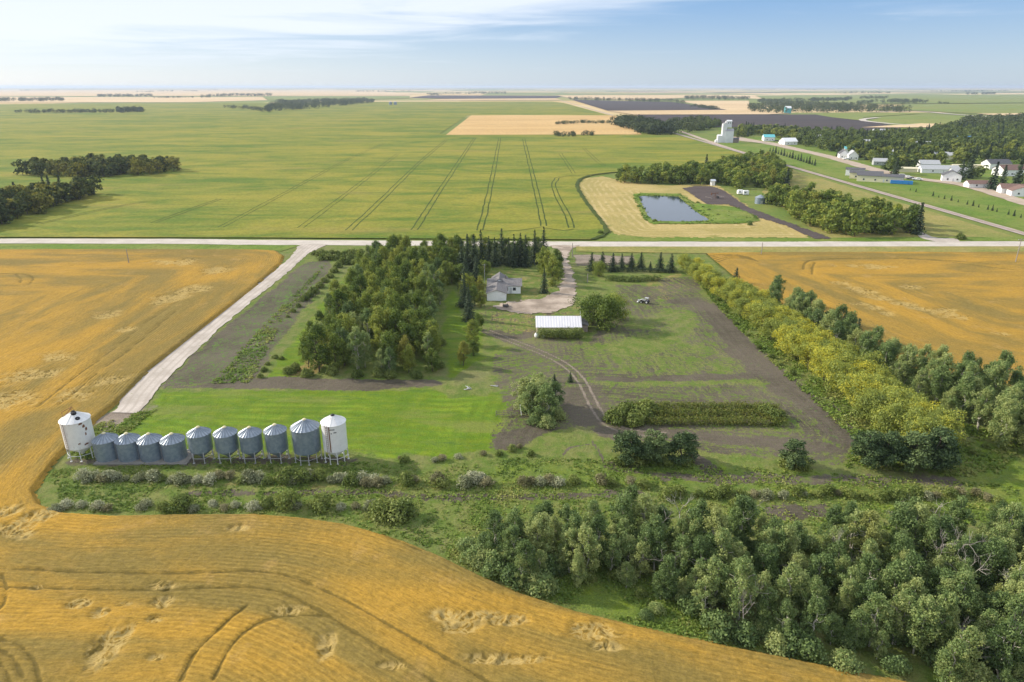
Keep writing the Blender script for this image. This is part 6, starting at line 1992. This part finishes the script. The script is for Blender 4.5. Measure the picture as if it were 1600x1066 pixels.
town(1555, 264, 20, 12, 5.0, 3.2, 0.05, 'white_wall', 'dark_roof', 'tall white house with dark roof behind the pale yard')
town(1580, 274, 26, 13, 5.0, 3.5, 0.1, 'white_wall', 'brown_roof', 'large white house with brownish roof at the right edge')
town(1578, 302, 14, 10, 3.6, 2.6, -0.3, 'white_wall', 'brown_roof', 'white house with brown roof at the right corner of the street')
town(1594, 306, 14, 10, 3.6, 2.8, -0.3, 'white_wall', 'brown_roof', 'white gabled garage at the lower right corner of the street', along='y')
town(1317, 247, 9, 14, 4.5, 4.0, -0.3, 'white_wall', 'dark_roof', 'white gabled house on the far side of the street', along='y')
town(1331, 249, 9, 16, 4.5, 4.0, -0.3, 'white_wall', 'pale_roof', 'white gabled house with grey roof beside the parked camper', along='y')
town(1374, 258, 12, 9, 3.5, 2.5, -0.3, 'pale_roof', 'pale_roof', 'small blue-grey house half hidden by the bright tree')
town(1347, 229, 15, 10, 5.0, 3.2, -0.2, 'white_wall', 'pale_roof', 'pale two storey house among the town trees')
town(1327, 238, 12, 9, 4.0, 2.0, -0.2, 'white_wall', 'teal', 'small house with a pale green roof among the town spruces')
town(1273, 222, 12, 9, 7.0, 2.0, -0.2, 'white_wall', 'pale_roof', 'tall white house between the dark town spruces', wins=0)
town(1200, 220, 14, 16, 5.0, 3.0, -0.15, 'white_wall', 'teal', 'teal roofed metal building right of the elevator', 'metal_shop', 'building')
town(1231, 226, 18, 13, 4.0, 4.0, 0.2, 'white_wall', 'white_wall', 'white arched shed among parked machinery', 'shed', 'shed')
town(1376, 208, 24, 12, 3.5, 2.5, -0.2, 'white_wall', 'pale_roof', 'low pale house at the far edge of town below the black field', wins=0)
town(1503, 222, 18, 12, 4.5, 3.0, -0.2, 'white_wall', 'blue', 'house with a blue roof deep in the town trees', wins=0)
town(1440, 232, 16, 10, 5.0, 3.0, -0.2, 'white_wall', 'pale_roof', 'pale house showing between trees at the middle of town', wins=0)
town(1468, 248, 14, 10, 4.0, 2.5, -0.2, 'cream_wall', 'pale_roof', 'small pale house behind the town maples', wins=0)
town(1478, 249, 12, 9, 4.0, 2.5, -0.2, 'cream_wall', 'pale_roof', 'cream cottage beside the small pale house in town', wins=0)
town(1382, 242, 14, 10, 4.0, 2.5, -0.3, 'white_wall', 'pale_roof', 'small house with grey roof behind the street trees', wins=0)
town(1416, 269, 16, 4, 3.0, 1.0, -0.2, 'cream_wall', 'cream_wall', 'low cream shed across the street from the dumpster', 'shed', 'shed', wins=0)
town(1522, 263, 40, 3, 2.6, 0.5, -0.05, 'cream_wall', 'cream_wall', 'long low tan shed in front of the town spruces', 'shed', 'shed', wins=0)
town(1096, 193, 22, 12, 4.0, 3.0, 0.1, 'white_wall', 'white_wall', 'white roofed house left beyond the elevator', wins=0)
town(1117, 196, 20, 12, 4.0, 3.0, -0.2, 'white_wall', 'pale_roof', 'pale farmhouse right behind the elevator', wins=0)
town(1230, 177.5, 15, 12, 14, 5.0, 0.0, 'teal', 'white_wall', 'small teal and white silo far beyond the black field', 'silo', 'silo', wins=0)

# parked vehicles along the street
CARC = {'white_car': plain('white_car_paint', (0.78, 0.78, 0.78), 0.35, 0.5, 0.03), 'dark_car': plain('dark_car_paint', (0.06, 0.07, 0.09), 0.35, 0.5, 0.03)}


def car(px, py, rz, col, label, L=5.0, kind='car'):
    x, y = G(px, py)
    o = empty('parked_car', (x, y, 0.3), rz)
    tag(o, label, kind)
    b = MB()
    h = 0.5
    b.box(-L / 2, L / 2, -0.95, 0.95, 0.4, 1.05)
    c0, c1 = (-L * 0.22, L * 0.30) if kind == 'car' else (-L * 0.05, L * 0.28)
    b.add([(c0 - .4, -.9, 1.05), (c1 + .4, -.9, 1.05), (c1 + .4, .9, 1.05), (c0 - .4, .9, 1.05), (c0, -.75, 1.7), (c1, -.75, 1.7), (c1, .75, 1.7), (c0, .75, 1.7)], [(4, 5, 6, 7), (0, 1, 5, 4), (1, 2, 6, 5), (2, 3, 7, 6), (3, 0, 4, 7)])
    b.build('body', CARC[col], o)
    g = MB(); g.box(c0 + .15, c1 - .15, -0.86, 0.86, 1.2, 1.55); g.build('window', M['glass'], o)
    for sx in (-1, 1):
        for sy in (-1, 1):
            t = MB(); t.tube([(sx * L * 0.32, sy * 0.98, 0.35), (sx * L * 0.32, sy * 0.75, 0.35)], 0.36, 10); t.build('wheel', M['black'], o)
    return o


car(1408, 276, TR, 'white_car', 'white van parked left of the dumpster across the street', 6.5)
car(1417, 278.5, TR, 'white_car', 'white pickup parked second from the left by the street', 6.0, 'pickup')
car(1423, 281, TR, 'dark_car', 'dark pickup between the white vehicles by the street', 6.0, 'pickup')
car(1433, 282, TR, 'white_car', 'white truck parked at the right of the row by the street', 7.0, 'pickup')
car(1323, 250, 0.0, 'white_car', 'white camper van between the two gabled houses', 7.0)
for k, (px, py, c) in enumerate([(1213, 221.5, 'dark_car'), (1220, 224, 'white_car'), (1224, 226, 'dark_car')]):
    car(px, py, 0.4 * k, c, ['dark truck right beside the teal roofed shop', 'white truck between the teal shop and the arched shed', 'dark machine parked left of the arched shed'][k], 8.0)

hx_ = np.array(HOUSES)
TOWN = [GP([(1140, 213), (1160, 205), (1235, 206), (1260, 212), (1252, 224), (1240, 231), (1222, 218), (1190, 212), (1150, 217)]), GP([(1242, 209), (1300, 210), (1350, 214), (1440, 209), (1480, 200), (1600, 198), (1720, 200), (1720, 262), (1640, 258), (1590, 256), (1540, 258), (1480, 258), (1440, 262), (1395, 266), (1350, 250), (1300, 238), (1245, 226)]),
        GP([(1436, 259), (1600, 255), (1720, 258), (1720, 300), (1600, 296), (1545, 286), (1500, 274), (1440, 266)]), GP([(1345, 250), (1400, 258), (1440, 262), (1440, 268), (1395, 268), (1350, 256)]),
        GP([(1075, 196), (1105, 190), (1125, 194), (1122, 202), (1090, 205), (1070, 203)])]
nt_, rest = 0, []
for ti_, poly in enumerate(TOWN):
    for (x, y) in scatter(poly, [12.5, 13.5, 27, 16, 15][ti_], 95 + ti_, 0.45):
        dd_ = np.hypot(hx_[:, 0] - x, hx_[:, 1] - y) - hx_[:, 2] * 0.7
        front = ((hx_[:, 1] - y > 0) & (hx_[:, 1] - y < 22) & (np.abs(hx_[:, 0] - x) < hx_[:, 2] * 0.4)).any()
        if dd_.min() < 1 or (front and R.random() < 0.7):
            continue
        s = R.uniform(0.7, 1.2) * (0.8 if ti_ == 2 else 1.0)
        if R.random() < 0.13:
            tag(obj('spruce_tree', FSP[R.randrange(2)], None, (x, y, 0), R.uniform(0, 6), (s, s, s * 0.95)), 'dark spruce rising between the leafy trees of the town', 'spruce', 'spruces in the town')
        elif nt_ < 295:
            tag(obj('town_tree', TM[R.randrange(5)], None, (x, y, 0), R.uniform(0, 6), (s, s, s * 0.9)), ['leafy tree by the teal roofed shop and the elevator', 'leafy tree among the houses of the town', 'leafy tree between the white houses along the street', 'leafy tree between the white houses along the street', 'dark tree around the farmyard beyond the elevator'][ti_], 'tree', ['town trees near the elevator', 'trees in the town', 'trees between the street houses', 'trees between the street houses', 'trees beyond the elevator'][ti_])
            nt_ += 1
        else:
            rest.append((x, y, s))
for k, (px, py, s, lab) in enumerate([(1398, 275, 1.0, 'dark spruce at the right end of the long cream building'), (1500, 281, 1.05, 'dark spruce right of the white gabled house'), (1513, 279, 1.5, 'tall spruce behind the low white house'), (1550, 296, 1.3, 'big spruce left in the front pair at the street'), (1563, 299, 1.2, 'big spruce right in the front pair at the street'), (1588, 290, 1.35, 'spruce before the large white house at the right edge'), (1356, 250, 1.0, 'spruce beside the white gabled street houses'), (1345, 247, 1.1, 'slim spruce behind the white gabled street houses'), (1310, 245, 1.0, 'spruce left of the white gabled street houses')]):
    x, y = G(px, py)
    tag(obj('spruce_tree', FSP[k % 2], None, (x, y, 0), k, s), lab, 'spruce')
x, y = G(1392, 272)
tag(obj('town_tree', TM[0], None, (x, y, 0), 0, (1.5, 1.5, 1.0)), 'broad bright yellow-green tree on the street above the cream building', 'tree')
if rest:
    r_ = np.random.default_rng(9)
    bl = [(a + r_.normal() * 1.5, b + r_.normal() * 1.5, 10 * s * f, 4.4 * s * g, 3.4 * s * g) for a, b, s in rest for f, g in ((0.4, 1.0), (0.62, 0.9), (0.85, 0.6))]
    V, Q, ti = blob_leaves(bl, 220 * len(rest), 2.0, r_, 0.6, 0.8, 0.3)
    V[:, 2] = np.maximum(V[:, 2], 0)
    tag(obj('town_woods', fast_mesh('town_woods', V, Q, M['town_leaf'], {'tint': ti})), 'leafy mass of the remaining trees between the town houses', 'wood', None, 'stuff')
# little rows on the green between street and railway
for k in range(17):
    f = k / 16
    x, y = G(1203 + f * 70, 237 + f * 22)
    tag(obj('row_spruce', FSP[k % 2], None, (x, y, 0), k, 0.30 + 0.1 * (k % 3)), 'small dark spruce in the dense row on the town green', 'spruce', 'dense row on the town green')
for k, f in enumerate([0, .05, .2, .25, .30, .36, .42, .50, .55, .6, .68, .72, .76, .86, .91, .97, 1.03]):
    x, y = G(1422 + f * 178, 298 + f * 44)
    tag(obj('row_spruce', FSP[k % 2], None, (x, y, 0), k, 0.12 + 0.05 * (k % 3) + 0.04 * f), 'little conifer in the loose row on the town green', 'spruce', 'loose row on the town green')


# ------------------------------------------------------------------ far woods: each reads as one mass
def wood(label, pts, hpx, n, seed, mat='wood_leaf', size=3.2, cover=None, hmax=16.0):
    poly = GP(pts)
    r = np.random.default_rng(seed)
    X = r.uniform(poly[:, 0].min(), poly[:, 0].max(), n * 12)
    Y = r.uniform(poly[:, 1].min(), poly[:, 1].max(), n * 12)
    k = np.nonzero(inside(poly, X, Y))[0][:n]
    X, Y = X[k], Y[k]
    if len(X) == 0:
        return
    mp = np.median([mpp(a, b) for a, b in zip(X, Y)])
    h = max(6.0, min(hmax, hpx * mp))
    blobs = []
    for a, b in zip(X, Y):
        hh = h * r.uniform(0.65, 1.1)
        w = hh * r.uniform(0.4, 0.65)
        blobs.append((a, b, hh * 0.55, w, hh * 0.48))
    per = 60
    V, Q, ti = blob_leaves(blobs, per * len(blobs), h * 0.20, r, 0.75, 0.6, 0.3, 0.6)
    V[:, 2] = np.maximum(V[:, 2], 0)
    o = obj('distant_wood', fast_mesh('distant_wood', V, Q, M[mat], {'tint': ti}))
    tag(o, label, 'wood', None, 'stuff')


def strip(x0, y0, x1, y1, dy=0.7):
    return [(x0, y0), (x1, y1), (x1, y1 - dy), (x0, y0 - dy)]


wood('big dark wood standing across the top of the green crop', [(412, 176), (436, 175.5), (470, 172.5), (520, 168.5), (586, 160.5), (570, 157.5), (500, 159), (440, 161), (420, 166)], 9, 420, 1)
wood('scattered trees left of the big dark wood', [(348, 170), (390, 173), (425, 178), (425, 172), (390, 169), (350, 168)], 5, 60, 2)
wood('small grove at the left above the green crop', [(183, 177), (222, 176), (222, 173.5), (183, 173.5)], 7, 70, 3)
wood('low wood line at the far left of the green crop', [(20, 178), (180, 177), (180, 174.5), (60, 175), (20, 176)], 5, 130, 4)
wood('dark wood line in the far left corner', strip(0, 159.5, 100, 158.5, 2.0), 6, 90, 5)
wood('wood strip on the far tan field, left', strip(150, 152.5, 237, 152, 2.5), 7, 110, 6)
wood('wood strip on the far tan field beside the big wood', [(308, 154.5), (345, 152), (425, 151), (425, 148), (340, 149), (318, 152)], 7, 130, 7)
wood('thin row of trees on the far tan field', strip(235, 154, 310, 153.5, 0.6), 3, 30, 8)
wood('wood along the railway beyond the elevator', [(955, 196), (975, 190), (1000, 194), (1035, 203), (1062, 211), (1040, 212), (1000, 211), (985, 204)], 14, 260, 9)
wood('dark trees beyond the railway near the elevator', [(1040, 196), (1075, 192), (1100, 190), (1100, 204), (1075, 208), (1050, 205)], 12, 130, 10)
wood('hedgerow crossing the tan field', [(868, 196), (910, 193.5), (960, 194.5), (960, 193), (910, 192), (870, 194)], 3, 70, 11)
wood('low bushes on the near edge of the tan field, left', strip(866, 214.5, 897, 215, 3), 3, 26, 12, hmax=6)
wood('low bushes on the near edge of the tan field, right', strip(908, 212.5, 926, 213, 1.5), 2, 14, 13, hmax=6)
wood('tree row along the far side of the black field', [(880, 156.5), (960, 158.5), (1050, 161), (1075, 166), (1072, 163.5), (1050, 159.5), (960, 157.2), (880, 155.3)], 5, 90, 14)
wood('tree row at the right end of the black field', [(1078, 168), (1110, 171.5), (1135, 171.5), (1110, 169.8), (1080, 166)], 5, 45, 15)
wood('large wood on the right behind the black field', [(1170, 176.5), (1210, 178), (1280, 177), (1420, 176.5), (1425, 173.5), (1340, 169), (1260, 164), (1200, 163), (1170, 170)], 11, 420, 16)
wood('wood line in the right distance', strip(1185, 162, 1330, 158, 2.5), 6, 150, 17)
wood('small wood on the far green field, left', strip(1344, 155.5, 1387, 155.8, 2), 4, 45, 18)
wood('long wood on the far green field, right', [(1338, 164), (1390, 163), (1455, 162.5), (1450, 159.5), (1400, 158), (1340, 161.5)], 5, 120, 19)
wood('tiny wood at the right of the far green field', strip(1465, 163, 1482, 163, 1.5), 3, 16, 20)
wood('far wood near the right edge', strip(1510, 148.5, 1555, 148, 1.4), 4, 60, 21)
wood('dark grove above the plowed strip', strip(668, 149.5, 690, 149.5, 1.6), 5, 26, 22)
wood('broken tree line on the far fields', strip(690, 147.5, 790, 147, 0.6), 3, 60, 23)
wood('wood at the right of the town below the far fields', [(1488, 203), (1600, 200), (1760, 204), (1760, 190), (1600, 188), (1510, 192)], 12, 420, 24)
wood('farmstead wood on the far right plain', strip(1070, 156, 1170, 156.5, 3.0), 5, 110, 25)
rr_ = np.random.default_rng(77)
for k in range(34):                                  # little woods strewn to the horizon
    cx_, cy_ = rr_.uniform(0, 1600), 136.3 + 11 * rr_.uniform(0, 1) ** 1.6
    L_ = rr_.uniform(15, 110)
    wood(['scrap of far wood low on the horizon', 'thin far wood line on the plain', 'hazy far bluff on the plain'][k % 3], strip(cx_ - L_ / 2, cy_, cx_ + L_ / 2, cy_ + rr_.uniform(-0.1, 0.1), 0.35 + (cy_ - 136) * 0.05), 2.4, int(L_ * 0.7), 200 + k)

# two grain bins far across the crop
x, y = G(614, 164)
for k in (-1, 1):
    o = empty('grain_bin', (x + k * 9, y, 0.5)); tag(o, 'tiny silver bin far across the green crop, ' + ('the left one' if k < 0 else 'the right one') + ' of two', 'grain bin')
    b = MB(); b.lathe([(6, 0), (6, 9)], 20); b.build('wall', M['galv'], o, True)
    b = MB(); b.lathe([(6.2, 8.9), (0.3, 12)], 20); b.build('roof', M['galv_roof'], o)

# ------------------------------------------------------------------ haze
hz = NT('haze_air')
hv = hz.t.nodes.new('ShaderNodeVolumePrincipled')
hv.inputs['Color'].default_value = (0.72, 0.83, 1.0, 1)
hv.inputs['Density'].default_value = 0.000062
hv.inputs['Anisotropy'].default_value = 0.2
for l in list(hz.out.inputs['Surface'].links):
    hz.t.links.remove(l)
hz.t.nodes.remove(hz.b)
hz.t.links.new(hv.outputs[0], hz.out.inputs['Volume'])
b = MB(); b.box(-43000, 43000, -500, 61000, -1.0, 80.0)
tag(b.build('haze', hz.mat), kind='stuff')
